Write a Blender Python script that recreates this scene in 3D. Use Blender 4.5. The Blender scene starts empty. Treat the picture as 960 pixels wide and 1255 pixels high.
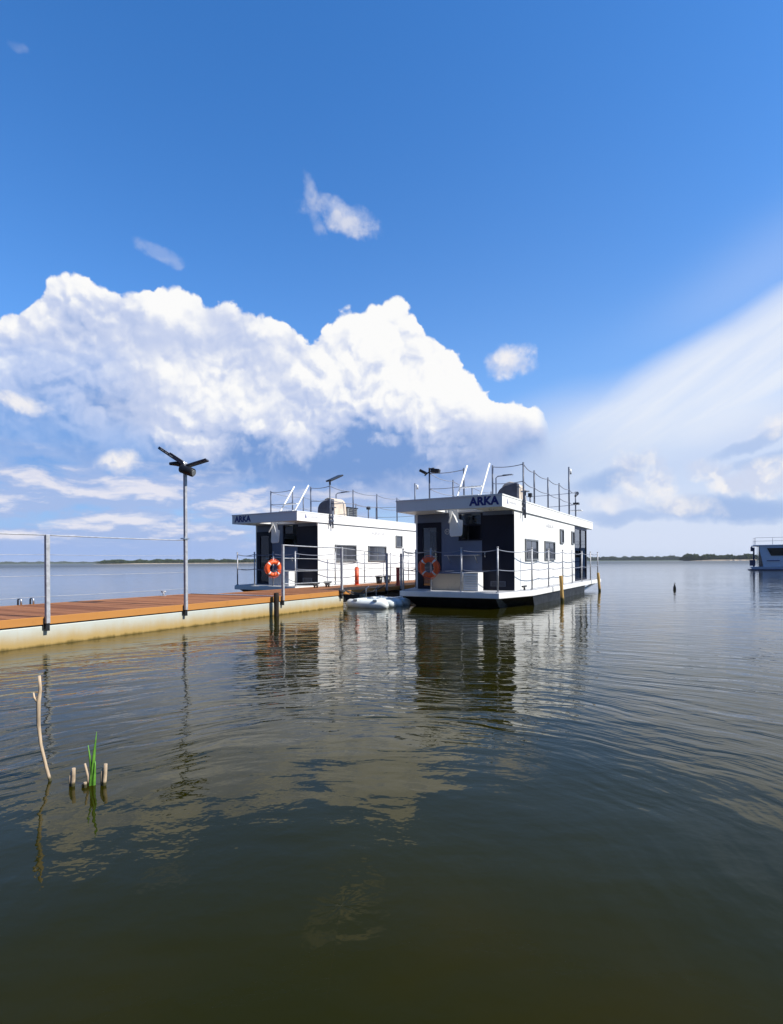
import bpy, bmesh, math, random
from mathutils import Vector, Matrix
random.seed(7)
R = math.radians
sc = bpy.context.scene
COL = sc.collection

# ------------------------------------------------------------------ camera
EYE = 1.30                    # metres above the lake
FPX = 680.0                   # focal length for a 960 x 1255 picture
ROLL = 0.0058
cd = bpy.data.cameras.new('camera')
cd.sensor_fit = 'VERTICAL'
cd.sensor_height = 24.0
cd.lens = FPX / 1255 * 24
cd.shift_y = 60.8 / 1255
cd.clip_start = 0.05
cd.clip_end = 20000
cam = bpy.data.objects.new('camera', cd)
COL.objects.link(cam)
cam.matrix_world = Matrix.Translation((0, 0, EYE)) @ Matrix.Rotation(R(90), 4, 'X') @ Matrix.Rotation(-ROLL, 4, 'Z')
sc.camera = cam

# ------------------------------------------------------------------ exposure
sc.view_settings.view_transform = 'Standard'
sc.view_settings.look = 'None'
sc.view_settings.exposure = 0.42
sc.view_settings.gamma = 1.0
sc.view_settings.use_curve_mapping = False

# ------------------------------------------------------------------ sun
SUN_DIR = Vector((0.90, -0.36, 0.98)).normalized()
sd = bpy.data.lights.new('sun', 'SUN')
sd.energy = 5.0
sd.angle = R(0.5)
sd.color = (1.0, 0.95, 0.86)
sun = bpy.data.objects.new('sun', sd)
COL.objects.link(sun)
sun.rotation_euler = SUN_DIR.to_track_quat('Z', 'Y').to_euler()
sun.location = (30, -10, 40)


# ------------------------------------------------------------------ node helper
class NT:
    """Small wrapper: every method returns an output socket."""

    def __init__(self, nt):
        self.nt = nt

    def n(self, t):
        return self.nt.nodes.new(t)

    def put(self, sock, v):
        if hasattr(v, 'is_output'):
            self.nt.links.new(v, sock)
        else:
            sock.default_value = v

    def m(self, op, a, b=0.0, c=0.0, clamp=False):
        n = self.n('ShaderNodeMath')
        n.operation = op
        n.use_clamp = clamp
        for i, v in enumerate((a, b, c)):
            self.put(n.inputs[i], v)
        return n.outputs[0]

    def add(self, *v):
        o = v[0]
        for x in v[1:]:
            o = self.m('ADD', o, x)
        return o

    def mul(self, *v):
        o = v[0]
        for x in v[1:]:
            o = self.m('MULTIPLY', o, x)
        return o

    def sub(self, a, b):
        return self.m('SUBTRACT', a, b)

    def vm(self, op, a, b=(0, 0, 0), s=None):
        n = self.n('ShaderNodeVectorMath')
        n.operation = op
        self.put(n.inputs[0], a)
        self.put(n.inputs[1], b)
        if s is not None:
            self.put(n.inputs['Scale'], s)
        return n.outputs['Value'] if op in ('LENGTH', 'DOT_PRODUCT', 'DISTANCE') else n.outputs[0]

    def xyz(self, v):
        n = self.n('ShaderNodeSeparateXYZ')
        self.put(n.inputs[0], v)
        return n.outputs

    def vec(self, x, y, z):
        n = self.n('ShaderNodeCombineXYZ')
        for i, v in enumerate((x, y, z)):
            self.put(n.inputs[i], v)
        return n.outputs[0]

    def smooth(self, x, lo, hi, a=0.0, b=1.0):
        n = self.n('ShaderNodeMapRange')
        n.interpolation_type = 'SMOOTHSTEP'
        self.put(n.inputs[0], x)
        for i, v in enumerate((lo, hi, a, b)):
            self.put(n.inputs[i + 1], v)
        return n.outputs[0]

    def lin(self, x, lo, hi, a=0.0, b=1.0):
        n = self.n('ShaderNodeMapRange')
        self.put(n.inputs[0], x)
        for i, v in enumerate((lo, hi, a, b)):
            self.put(n.inputs[i + 1], v)
        return n.outputs[0]

    def noise(self, v, scale, detail=4.0, rough=0.5, dist=0.0, color=False):
        n = self.n('ShaderNodeTexNoise')
        self.put(n.inputs['Vector'], v)
        n.inputs['Scale'].default_value = scale
        n.inputs['Detail'].default_value = detail
        n.inputs['Roughness'].default_value = rough
        n.inputs['Distortion'].default_value = dist
        return n.outputs['Color' if color else 'Fac']

    def voro(self, v, scale, detail=0.0, rough=0.5, smooth=0.6):
        n = self.n('ShaderNodeTexVoronoi')
        n.feature = 'SMOOTH_F1'
        self.put(n.inputs['Vector'], v)
        n.inputs['Scale'].default_value = scale
        n.inputs['Detail'].default_value = detail
        n.inputs['Roughness'].default_value = rough
        n.inputs['Smoothness'].default_value = smooth
        return n.outputs['Distance']

    def mix(self, f, a, b):
        n = self.n('ShaderNodeMix')
        n.data_type = 'RGBA'
        self.put(n.inputs[0], f)
        self.put(n.inputs[6], a if hasattr(a, 'is_output') else (*a, 1.0)[:4])
        self.put(n.inputs[7], b if hasattr(b, 'is_output') else (*b, 1.0)[:4])
        return n.outputs[2]

    def curve(self, x, pts):
        n = self.n('ShaderNodeFloatCurve')
        c = n.mapping.curves[0]
        c.points[0].location = pts[0]
        c.points[1].location = pts[-1]
        for p in pts[1:-1]:
            c.points.new(*p)
        for p in c.points:
            p.handle_type = 'AUTO'
        n.mapping.update()
        n.inputs['Factor'].default_value = 1.0
        self.put(n.inputs['Value'], x)
        return n.outputs[0]


# ------------------------------------------------------------------ sky
def bearing(px, py):
    """Bearing and height (degrees) of a feature of the sky, measured on the photograph; the sky is infinitely far."""
    dx, dy = px - 480.0, py - 688.3
    u, v = dx - dy * ROLL, dx * ROLL + dy
    return math.degrees(math.atan2(u, FPX)), math.degrees(math.atan2(-v, math.hypot(u, FPX)))


def srgb(r, g, b):
    def f(c):
        c /= 255.0
        return c / 12.92 if c <= 0.04045 else ((c + 0.055) / 1.055) ** 2.4
    return (f(r), f(g), f(b))


def build_sky():
    w = bpy.data.worlds.new('World')
    sc.world = w
    w.use_nodes = True
    nt = w.node_tree
    nt.nodes.clear()
    T = NT(nt)
    STR = 0.10
    sky = T.n('ShaderNodeTexSky')
    sky.sky_type = 'NISHITA'
    sky.sun_disc = False
    sky.sun_elevation = math.asin(SUN_DIR.z)
    sky.sun_rotation = math.atan2(SUN_DIR.x, SUN_DIR.y)
    sky.air_density = 1.0
    sky.dust_density = 0.6
    sky.ozone_density = 2.0
    hs = T.n('ShaderNodeHueSaturation')
    hs.inputs['Saturation'].default_value = 1.22
    hs.inputs['Value'].default_value = 1.0
    nt.links.new(sky.outputs[0], hs.inputs['Color'])
    blue = T.mix(1.0, (0, 0, 0), hs.outputs[0])
    blue = T.vm('MULTIPLY', blue, (STR * 0.90, STR * 1.68, STR * 2.22))

    tc = T.n('ShaderNodeTexCoord')
    d = T.vm('NORMALIZE', tc.outputs['Generated'])
    x, y, z = T.xyz(d)[:3]
    DEG = 57.29578
    az = T.mul(T.m('ARCTAN2', x, y), DEG)
    el = T.mul(T.m('ARCSINE', z), DEG)

    # shared turbulence, looked up on the direction itself
    n1 = T.sub(T.noise(d, 9.0, 7.0, 0.58), 0.5)
    n2 = T.sub(T.noise(T.vm('ADD', d, (3.1, 1.7, 5.3)), 9.0, 7.0, 0.58), 0.5)
    warp = T.vec(T.mul(n1, 0.10), 0.0, T.mul(n2, 0.10))
    dw = T.vm('ADD', d, warp)

    n3 = T.sub(T.noise(T.vm('ADD', d, (9.1, 4.4, 2.0)), 26.0, 5.0, 0.62), 0.5)

    def gauss(px, py, rx, ry, rot=0.0, wa=None, we=None):
        a0, e0 = bearing(px, py)
        k = math.degrees(1 / FPX) * math.cos(R(a0))
        da = T.sub(wa if wa is not None else az, a0)
        de = T.sub(we if we is not None else el, e0)
        if rot:
            c, s = math.cos(R(rot)), math.sin(R(rot))
            da, de = T.add(T.mul(da, c), T.mul(de, s)), T.sub(T.mul(de, c), T.mul(da, s))
        q = T.add(T.m('POWER', T.mul(da, 1 / (rx * k)), 2.0), T.m('POWER', T.mul(de, 1 / (ry * k)), 2.0))
        return q

    def g(*a, **k):
        return T.m('EXPONENT', T.mul(gauss(*a, **k), -1.0))

    # ---- whitening of the air towards the horizon
    hz = T.m('EXPONENT', T.mul(T.m('MAXIMUM', el, 0.0), -1 / 11.0))
    right = T.smooth(az, -25.0, 25.0)
    hcol = T.mix(right, srgb(160, 183, 233), srgb(196, 210, 238))
    col = T.mix(T.m('MINIMUM', T.mul(hz, 1.15), 0.97), blue, hcol)

    # ---- thin veil rising to the right
    soft = T.sub(T.noise(T.vm('MULTIPLY', d, (1.0, 1.0, 2.6)), 3.2, 5.0, 0.55), 0.5)
    az2, el2 = T.add(az, T.mul(soft, 5.0)), T.add(el, T.mul(soft, 4.0))
    streak = T.sub(T.noise(T.vec(T.mul(T.add(T.mul(az2, 0.86), T.mul(el2, 0.5)), 0.02), T.mul(T.sub(T.mul(el2, 0.86), T.mul(az2, 0.5)), 0.16), 0.0), 5.0, 4.0, 0.55), 0.5)
    band = T.m('MULTIPLY', T.smooth(gauss(930, 440, 480, 66, rot=23, wa=az2, we=el2), 1.4, 0.2), T.add(0.92, T.mul(streak, 0.45)))
    band = T.mul(band, T.smooth(az, 2.0, 20.0))
    fill = T.mul(T.smooth(gauss(860, 590, 330, 130, wa=az2, we=el2), 1.5, 0.3), 0.95)
    fill = T.m('MULTIPLY', fill, T.add(0.95, T.mul(soft, 0.7)))
    edge2 = T.mul(g(960, 310, 150, 40, rot=20, wa=az2, we=el2), 0.22)
    veil = T.m('MINIMUM', T.m('MAXIMUM', T.m('MAXIMUM', band, fill), edge2), 1.0)
    col = T.mix(T.mul(veil, 0.93), col, T.mix(band, srgb(216, 226, 247), srgb(234, 240, 251)))

    # ---- slate blue distance under the big cloud and long low bands
    slate = T.m('MAXIMUM', g(330, 575, 330, 42, wa=az2), T.mul(g(60, 560, 170, 70, wa=az2), 0.85))
    col = T.mix(T.mul(slate, 0.85), col, srgb(108, 150, 212))
    def flatn(de):
        fl = T.vec(T.mul(az, 0.085), T.mul(T.add(el, de), 0.30), 0.37)
        return T.noise(T.vm('ADD', fl, T.vec(T.mul(n1, 0.45), T.mul(n2, 0.45), 0.0)), 1.9, 7.0, 0.56)
    f0, f1 = flatn(0.0), flatn(0.55)
    lowm = T.m('MULTIPLY', T.smooth(el, 0.8, 2.6), T.smooth(el, 11.5, 7.5))
    lowm = T.m('MULTIPLY', lowm, T.smooth(az, 14.0, 2.0))
    wl = dict(we=T.add(el, T.mul(n1, 2.4)), wa=T.add(az, T.mul(n2, 6.0)))
    row = None
    for px, py, rx, ry, rot, k in [(60, 592, 80, 9, -10, 0.8), (170, 604, 75, 15, 0, 1.0), (300, 618, 60, 14, 0, 1.0), (130, 634, 60, 9, 0, 0.8), (20, 612, 60, 10, 0, 0.7), (420, 578, 60, 8, 0, 0.8),
                                   (560, 588, 50, 8, 0, 0.7), (210, 650, 60, 7, 0, 0.6), (440, 606, 60, 10, 0, 0.8), (10, 545, 60, 8, 0, 0.45), (40, 655, 60, 7, 0, 0.55)]:
        q = T.mul(g(px, py, rx, ry, rot=rot, **wl), k)
        row = q if row is None else T.m('MAXIMUM', row, q)
    dens = T.add(T.mul(f0, 1.5), T.mul(row, 0.50), T.mul(n3, 0.25), -0.01)
    lowa = T.m('MULTIPLY', T.smooth(dens, 0.50, 0.86), T.m('MAXIMUM', lowm, row))
    lit = T.smooth(T.add(T.mul(T.sub(f0, f1), 3.2), T.mul(row, 0.55)), 0.05, 0.75)
    col = T.mix(T.mul(lowa, 0.85), col, T.mix(lit, srgb(168, 188, 230), srgb(240, 236, 242)))

    # ---- cauliflower relief, shared by every cumulus; lit from the sun's side
    def relief(v):
        b = T.voro(v, 11.5, 3.4, 0.50, 0.22)
        return T.sub(0.55, b)
    Ldir = Vector((0.5, 0.0, 0.86)).normalized() * 0.012
    r0 = relief(dw)
    r1 = relief(T.vm('ADD', dw, tuple(Ldir)))
    slope = T.sub(r0, r1)                         # > 0 where the puff turns to the light

    # ---- the big cumulus: outline as curves of height over bearing
    top = [(-140, 420), (-70, 372), (-20, 392), (6, 372), (28, 366), (46, 344), (70, 326), (110, 322), (150, 332), (200, 330), (244, 338), (262, 350), (282, 350), (305, 362), (345, 388), (372, 396),
           (384, 388), (408, 362), (436, 356), (458, 352), (476, 348), (500, 364), (524, 388), (560, 412), (586, 440), (612, 462), (636, 474), (656, 482), (668, 498), (684, 545), (720, 600)]
    bot = [(-140, 560), (-20, 548), (60, 548), (140, 556), (220, 570), (330, 584), (400, 594), (480, 604), (560, 600), (610, 580), (650, 548), (684, 552), (720, 604)]

    def prof(pts):
        out = []
        for px, py in pts:
            a, e = bearing(px, py)
            out.append(((a + 45) / 90, e / 45))
        return sorted(out)
    wa = T.add(az, T.mul(n2, 2.2))
    t = T.m('DIVIDE', T.add(wa, 45.0), 90.0)
    tt = [(0.0, 0.2)] + prof(top) + [(1.0, 0.0)]
    bb = [(0.0, 0.2)] + prof(bot) + [(1.0, 0.02)]
    etop = T.mul(T.curve(t, tt), 45.0)
    ebot = T.mul(T.curve(t, bb), 45.0)
    wel = T.add(el, T.mul(n1, 2.0))
    dtop = T.add(T.sub(etop, wel), T.mul(r0, 2.5), T.mul(n3, 0.5), -0.25)
    dbot = T.add(T.sub(wel, ebot), T.mul(n2, 3.5))
    leftfade = T.smooth(az, -43.0, -33.0)
    hole = T.mul(T.smooth(gauss(20, 470, 120, 50, rot=18, wa=T.add(az, T.mul(n1, 9.0)), we=T.add(el, T.mul(n2, 9.0))), 1.5, 0.2), 0.15)
    a_big = T.m('MULTIPLY', T.smooth(dtop, 0.0, 0.42), T.smooth(dbot, -2.6, T.smooth(az, -32.0, -16.0, 5.5, 1.8)))
    a_big = T.m('MULTIPLY', a_big, T.sub(1.0, hole))
    a_big = T.m('MULTIPLY', a_big, T.smooth(T.add(az, T.mul(n1, 2.0)), 16.4, 14.9))
    hrel = T.m('DIVIDE', T.sub(wel, ebot), T.m('MAXIMUM', T.sub(etop, ebot), 1.0))
    bright = T.add(T.mul(T.smooth(hrel, 0.02, 0.92), 0.86), T.mul(slope, T.smooth(T.noise(T.vm('ADD', d, (7.7, 2.2, 0.4)), 4.5, 3.0), 0.35, 0.62, 0.35, 1.6)), T.mul(n1, 0.55), T.mul(n3, 0.12), 0.03)
    wob = dict(wa=T.add(az, T.mul(n2, 11.0)), we=T.add(el, T.mul(n1, 11.0)))
    puffs = [(205, 348, 70, 30, 0.45), (195, 462, 85, 30, 0.42), (290, 520, 90, 32, 0.55), (425, 400, 55, 34, 0.40), (440, 470, 90, 30, 0.30), (560, 470, 80, 40, 0.30), (640, 500, 40, 22, 0.3), (60, 370, 50, 26, 0.35), (475, 380, 40, 22, 0.35)]
    for px, py, rx, ry, s in puffs:
        bright = T.add(bright, T.mul(g(px, py, rx, ry, **wob), s))
    for px, py, rx, ry, s in [(470, 558, 110, 26, -0.55), (300, 572, 90, 20, -0.3), (255, 425, 110, 30, -0.30), (70, 440, 120, 55, -0.34), (400, 540, 60, 34, -0.35), (365, 455, 36, 40, -0.22), (150, 390, 60, 24, -0.2)]:
        bright = T.add(bright, T.mul(g(px, py, rx, ry, **wob), s))
    c_big = T.mix(T.smooth(bright, -0.40, 0.42), srgb(120, 156, 213), srgb(198, 209, 237))
    c_big = T.mix(T.smooth(bright, 0.30, 1.04), c_big, srgb(255, 254, 252))
    col = T.mix(T.mul(a_big, 0.97), col, c_big)

    # ---- small clouds: (px, py, rx, ry, rot, strength)
    wob2 = dict(wa=T.add(az, T.mul(n2, 3.4)), we=T.add(el, T.mul(n1, 3.4)))
    small = None
    for px, py, rx, ry, rot, s in [(420, 264, 42, 13, -8, 0.68), (386, 252, 8, 26, 14, 0.4), (628, 444, 28, 17, 0, 0.95), (198, 309, 26, 7, -12, 0.28), (146, 566, 20, 13, 0, 1.0),
                                   (18, 490, 34, 11, -8, 0.85), (25, 62, 10, 5, 20, 0.16), (790, 590, 34, 40, 50, 0.85), (835, 618, 38, 13, -8, 0.75), (868, 578, 40, 13, -8, 0.7),
                                   (750, 616, 30, 13, 0, 0.6), (925, 582, 50, 18, 12, 0.9), (800, 566, 16, 16, 0, 0.8), (955, 520, 26, 12, 0, 0.7)]:
        q = T.mul(T.smooth(T.add(gauss(px, py, rx, ry, rot=rot, **wob2), T.mul(n3, -3.6), T.mul(n1, -3.4), -0.30), 1.35, -0.7), s)
        small = q if small is None else T.m('MAXIMUM', small, q)
    shade = None
    for px, py, rx, ry, rot, s in [(880, 622, 90, 18, 0, 0.8), (750, 584, 60, 14, 15, 0.7), (770, 634, 70, 10, 0, 0.6), (915, 545, 50, 8, 20, 0.5), (940, 560, 60, 9, 15, 0.45), (900, 632, 60, 9, 0, 0.5)]:
        q = T.mul(T.smooth(T.add(gauss(px, py, rx, ry, rot=rot, **wob2), T.mul(n1, -2.0)), 1.4, 0.0), s)
        shade = q if shade is None else T.m('MAXIMUM', shade, q)
    col = T.mix(shade, col, srgb(150, 180, 228))
    col = T.mix(T.mul(small, 0.95), col, T.mix(T.smooth(T.add(slope, T.mul(n1, 0.4)), -0.15, 0.12), srgb(208, 216, 238), srgb(250, 246, 244)))

    # unseen sky behind the viewer is dimmed, added to keep the bow fronts dark
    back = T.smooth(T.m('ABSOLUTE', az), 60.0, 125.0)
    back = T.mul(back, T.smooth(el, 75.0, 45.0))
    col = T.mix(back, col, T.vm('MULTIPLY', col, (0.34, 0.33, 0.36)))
    bg = T.n('ShaderNodeBackground')
    # every colour above is a radiance; the strength scales sky and cloud alike
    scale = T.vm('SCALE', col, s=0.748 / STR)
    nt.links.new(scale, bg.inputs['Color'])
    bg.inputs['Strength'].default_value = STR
    out = T.n('ShaderNodeOutputWorld')
    nt.links.new(bg.outputs[0], out.inputs['Surface'])
    w.cycles.sampling_method = 'MANUAL'
    w.cycles.sample_map_resolution = 1024


build_sky()


# ------------------------------------------------------------------ materials
def principled(name):
    m = bpy.data.materials.new(name)
    m.use_nodes = True
    nt = m.node_tree
    b = nt.nodes['Principled BSDF']
    return m, NT(nt), b


def mat(name, col, rough=0.5, metal=0.0, var=0.12, scale=6.0, bump=0.0, spec=0.5, bscale=None, stretch=(1, 1, 1)):
    """Plain surface with uneven colour and gloss."""
    m, T, b = principled(name)
    tc = T.n('ShaderNodeTexCoord')
    v = T.vm('MULTIPLY', tc.outputs['Object'], stretch)
    n = T.noise(v, scale, 6.0, 0.6)
    c = T.mix(T.smooth(n, 0.3, 0.7), tuple(k * (1 - var) for k in col), tuple(min(1, k * (1 + var)) for k in col))
    T.put(b.inputs['Base Color'], c)
    T.put(b.inputs['Roughness'], T.lin(T.noise(v, scale * 2.3, 4.0), 0.3, 0.7, max(0.02, rough - 0.08), min(1, rough + 0.1)))
    b.inputs['Metallic'].default_value = metal
    b.inputs['Specular IOR Level'].default_value = spec
    if bump:
        bn = T.n('ShaderNodeBump')
        bn.inputs['Strength'].default_value = 1.0
        bn.inputs['Distance'].default_value = bump
        T.put(bn.inputs['Height'], T.noise(v, bscale or scale * 6, 4.0))
        T.put(b.inputs['Normal'], bn.outputs[0])
    return m


def wet_foot(m, top):
    """Dark, algae-stained band where a stalk or pile stands in the water."""
    nt = m.node_tree
    T = NT(nt)
    b = nt.nodes['Principled BSDF']
    src = b.inputs['Base Color'].links[0].from_socket
    tc = T.n('ShaderNodeTexCoord')
    z = T.xyz(tc.outputs['Object'])[2]
    n = T.noise(tc.outputs['Object'], 14.0, 4.0, 0.6)
    T.put(b.inputs['Base Color'], T.mix(T.smooth(T.add(z, T.mul(T.sub(n, 0.5), top * 0.9)), top, top * 0.35), src, (0.045, 0.042, 0.015)))
    return m


def m_white_panel():
    """White cladding: faint panel joints, rain streaks below the eave, grime near the deck."""
    m, T, b = principled('white_cladding')
    tc = T.n('ShaderNodeTexCoord')
    v = tc.outputs['Object']
    x, y, z = T.xyz(v)[:3]
    streak = T.noise(T.vm('MULTIPLY', v, (9, 9, 0.7)), 1.0, 5.0, 0.6)
    cloud = T.noise(v, 1.6, 5.0, 0.6)
    f = T.mul(T.smooth(streak, 0.52, 0.74), T.smooth(cloud, 0.35, 0.65))
    grime = T.mul(T.smooth(z, 0.95, 0.46), T.smooth(T.noise(v, 7.0, 5.0, 0.65), 0.42, 0.7))
    c = T.mix(T.mul(f, 0.30), (0.84, 0.84, 0.82), (0.58, 0.57, 0.52))
    c = T.mix(T.mul(grime, 0.5), c, (0.42, 0.39, 0.30))
    seam = T.m('PINGPONG', T.add(y, 0.3), 0.61)
    c = T.mix(T.mul(T.smooth(seam, 0.009, 0.004), 0.5), c, (0.30, 0.30, 0.29))
    T.put(b.inputs['Base Color'], c)
    b.inputs['Roughness'].default_value = 0.42
    bn = T.n('ShaderNodeBump')
    bn.inputs['Distance'].default_value = 0.004
    T.put(bn.inputs['Height'], T.add(T.smooth(seam, 0.0, 0.012), T.mul(cloud, 0.6)))
    T.put(b.inputs['Normal'], bn.outputs[0])
    return m


def m_wood(name, a, b_, axis=1, scale=1.0):
    m, T, b = principled(name)
    tc = T.n('ShaderNodeTexCoord')
    v = tc.outputs['Object']
    st = [14, 14, 14]
    st[axis] = 0.9
    gr = T.noise(T.vm('MULTIPLY', v, tuple(k * scale for k in st)), 1.0, 8.0, 0.62, 0.4)
    oi = T.n('ShaderNodeNewGeometry').outputs['Random Per Island']
    blotch = T.noise(v, 1.4, 4.0, 0.6)
    c = T.mix(T.smooth(T.add(T.mul(gr, 0.8), T.mul(oi, 0.75), T.mul(blotch, 0.6)), 0.5, 1.5), a, b_)
    c = T.mix(T.mul(T.smooth(T.noise(v, 3.0, 6.0, 0.7), 0.56, 0.75), 0.35), c, tuple(k * 0.55 for k in a))
    T.put(b.inputs['Base Color'], c)
    T.put(b.inputs['Roughness'], T.lin(gr, 0.3, 0.7, 0.65, 0.9))
    b.inputs['Specular IOR Level'].default_value = 0.18
    bn = T.n('ShaderNodeBump')
    bn.inputs['Distance'].default_value = 0.003
    T.put(bn.inputs['Height'], gr)
    T.put(b.inputs['Normal'], bn.outputs[0])
    return m


def m_pontoon():
    """White float skin with a yellow-brown waterline stain and rust runs."""
    m, T, b = principled('stained_float_skin')
    tc = T.n('ShaderNodeTexCoord')
    v = tc.outputs['Object']
    x, y, z = T.xyz(v)[:3]
    n = T.noise(T.vm('MULTIPLY', v, (1, 1, 0.25)), 5.0, 7.0, 0.65)
    lvl = T.add(z, T.mul(T.sub(n, 0.5), 0.14))
    c = T.mix(T.smooth(lvl, 0.34, 0.02), (0.48, 0.52, 0.49), (0.39, 0.265, 0.09))
    c = T.mix(T.smooth(lvl, 0.045, -0.01), c, (0.13, 0.09, 0.02))
    run = T.mul(T.smooth(T.noise(T.vm('MULTIPLY', v, (6, 6, 0.3)), 1.0, 6.0, 0.65), 0.60, 0.78), T.smooth(T.noise(v, 0.9, 4.0), 0.45, 0.62))
    c = T.mix(T.mul(run, 0.6), c, (0.40, 0.26, 0.10))
    T.put(b.inputs['Base Color'], c)
    b.inputs['Roughness'].default_value = 0.45
    bn = T.n('ShaderNodeBump')
    bn.inputs['Distance'].default_value = 0.012
    T.put(bn.inputs['Height'], T.noise(v, 2.2, 4.0))
    T.put(b.inputs['Normal'], bn.outputs[0])
    return m


def m_glass(name, tint, dark=0.5):
    """Window glass: tinted, see-through, mirror-like at a slant."""
    m = bpy.data.materials.new(name)
    m.use_nodes = True
    nt = m.node_tree
    nt.nodes.clear()
    T = NT(nt)
    tr = T.n('ShaderNodeBsdfTransparent')
    tr.inputs[0].default_value = (*tint, 1)
    gl = T.n('ShaderNodeBsdfGlossy')
    gl.inputs['Roughness'].default_value = 0.02
    fr = T.n('ShaderNodeFresnel')
    fr.inputs[0].default_value = 1.6
    mx = T.n('ShaderNodeMixShader')
    T.put(mx.inputs[0], T.m('MULTIPLY', fr.outputs[0], 1.5, clamp=True))
    nt.links.new(tr.outputs[0], mx.inputs[1])
    nt.links.new(gl.outputs[0], mx.inputs[2])
    o = T.n('ShaderNodeOutputMaterial')
    nt.links.new(mx.outputs[0], o.inputs[0])
    return m


def m_water():
    m, T, b = principled('lake_water')
    geo = T.n('ShaderNodeNewGeometry')
    P = geo.outputs['Position']
    x, y, z = T.xyz(P)[:3]
    # murky green water, browner over the shallow bottom by the shore
    bl = T.noise(P, 0.35, 4.0, 0.55)
    near = T.smooth(T.m('SQRT', T.add(T.mul(x, x), T.mul(y, y))), 2.6, 1.2)
    c = T.mix(T.smooth(bl, 0.35, 0.7), (0.0128, 0.0124, 0.0004), (0.0180, 0.0168, 0.0006))
    c = T.mix(T.mul(near, T.smooth(bl, 0.4, 0.65), 0.7), c, (0.025, 0.0155, 0.0010))
    T.put(b.inputs['Base Color'], c)
    b.inputs['IOR'].default_value = 1.27
    b.inputs['Specular Tint'].default_value = (1.0, 0.80, 0.16, 1.0)
    dist = T.m('SQRT', T.add(T.mul(x, x), T.mul(y, y)))
    T.put(b.inputs['Roughness'], T.lin(dist, 15.0, 260.0, 0.02, 0.30))
    # ripples wrap round the shore in shallow arcs, so they are laid out by distance from a point on it
    dx, dy = T.add(x, 0.2), T.sub(y, 2.1)
    rad = T.m('SQRT', T.add(T.mul(dx, dx), T.mul(dy, dy)))
    ang = T.m('ARCTAN2', dx, dy)
    wv = T.sub(T.noise(P, 0.5, 3.0, 0.5), 0.5)
    rr = T.add(rad, T.mul(wv, 1.0))
    far = T.lin(rad, 2.0, 30.0, 0.0, 1.0)
    arc = T.vec(T.mul(rr, 4.4), T.mul(ang, T.add(1.0, T.mul(rad, 0.55))), 0.0)
    a1 = T.noise(arc, 1.0, 2.5, 0.5)
    arc2 = T.vec(T.mul(rr, 10.0), T.mul(ang, T.add(2.0, T.mul(rad, 2.0))), 1.7)
    a2 = T.noise(arc2, 1.0, 2.0, 0.5)
    swell = T.noise(T.vec(T.mul(x, 0.55), T.mul(y, 1.25), 0.0), 1.0, 3.0, 0.5)
    chop = T.noise(T.vec(T.mul(x, 2.3), T.mul(y, 3.3), 0.0), 1.0, 3.0, 0.5)
    calm = T.smooth(T.add(rad, T.mul(wv, 2.2)), 0.8, 2.8, 0.16, 1.0)     # sheltered water by the shore
    gust = T.smooth(T.noise(P, 0.16, 3.0, 0.5), 0.32, 0.68, 0.55, 1.25)
    h = T.add(T.mul(a1, T.smooth(rad, 5.0, 13.0, 0.021, 0.007)), T.mul(a2, T.smooth(rad, 4.0, 13.0, 0.0060, 0.0014)), T.mul(chop, T.smooth(rad, 6.0, 14.0, 0.0060, 0.0042)))
    h = T.mul(h, calm, gust)
    micro = T.noise(T.vec(T.mul(x, 7.0), T.mul(y, 9.0), 0.3), 1.0, 3.0, 0.55)
    h = T.add(h, T.mul(swell, 0.016), T.mul(micro, 0.0016))
    bn = T.n('ShaderNodeBump')
    bn.inputs['Strength'].default_value = 1.0
    bn.inputs['Distance'].default_value = 1.0
    T.put(bn.inputs['Height'], h)
    T.put(b.inputs['Normal'], bn.outputs[0])
    return m


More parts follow.
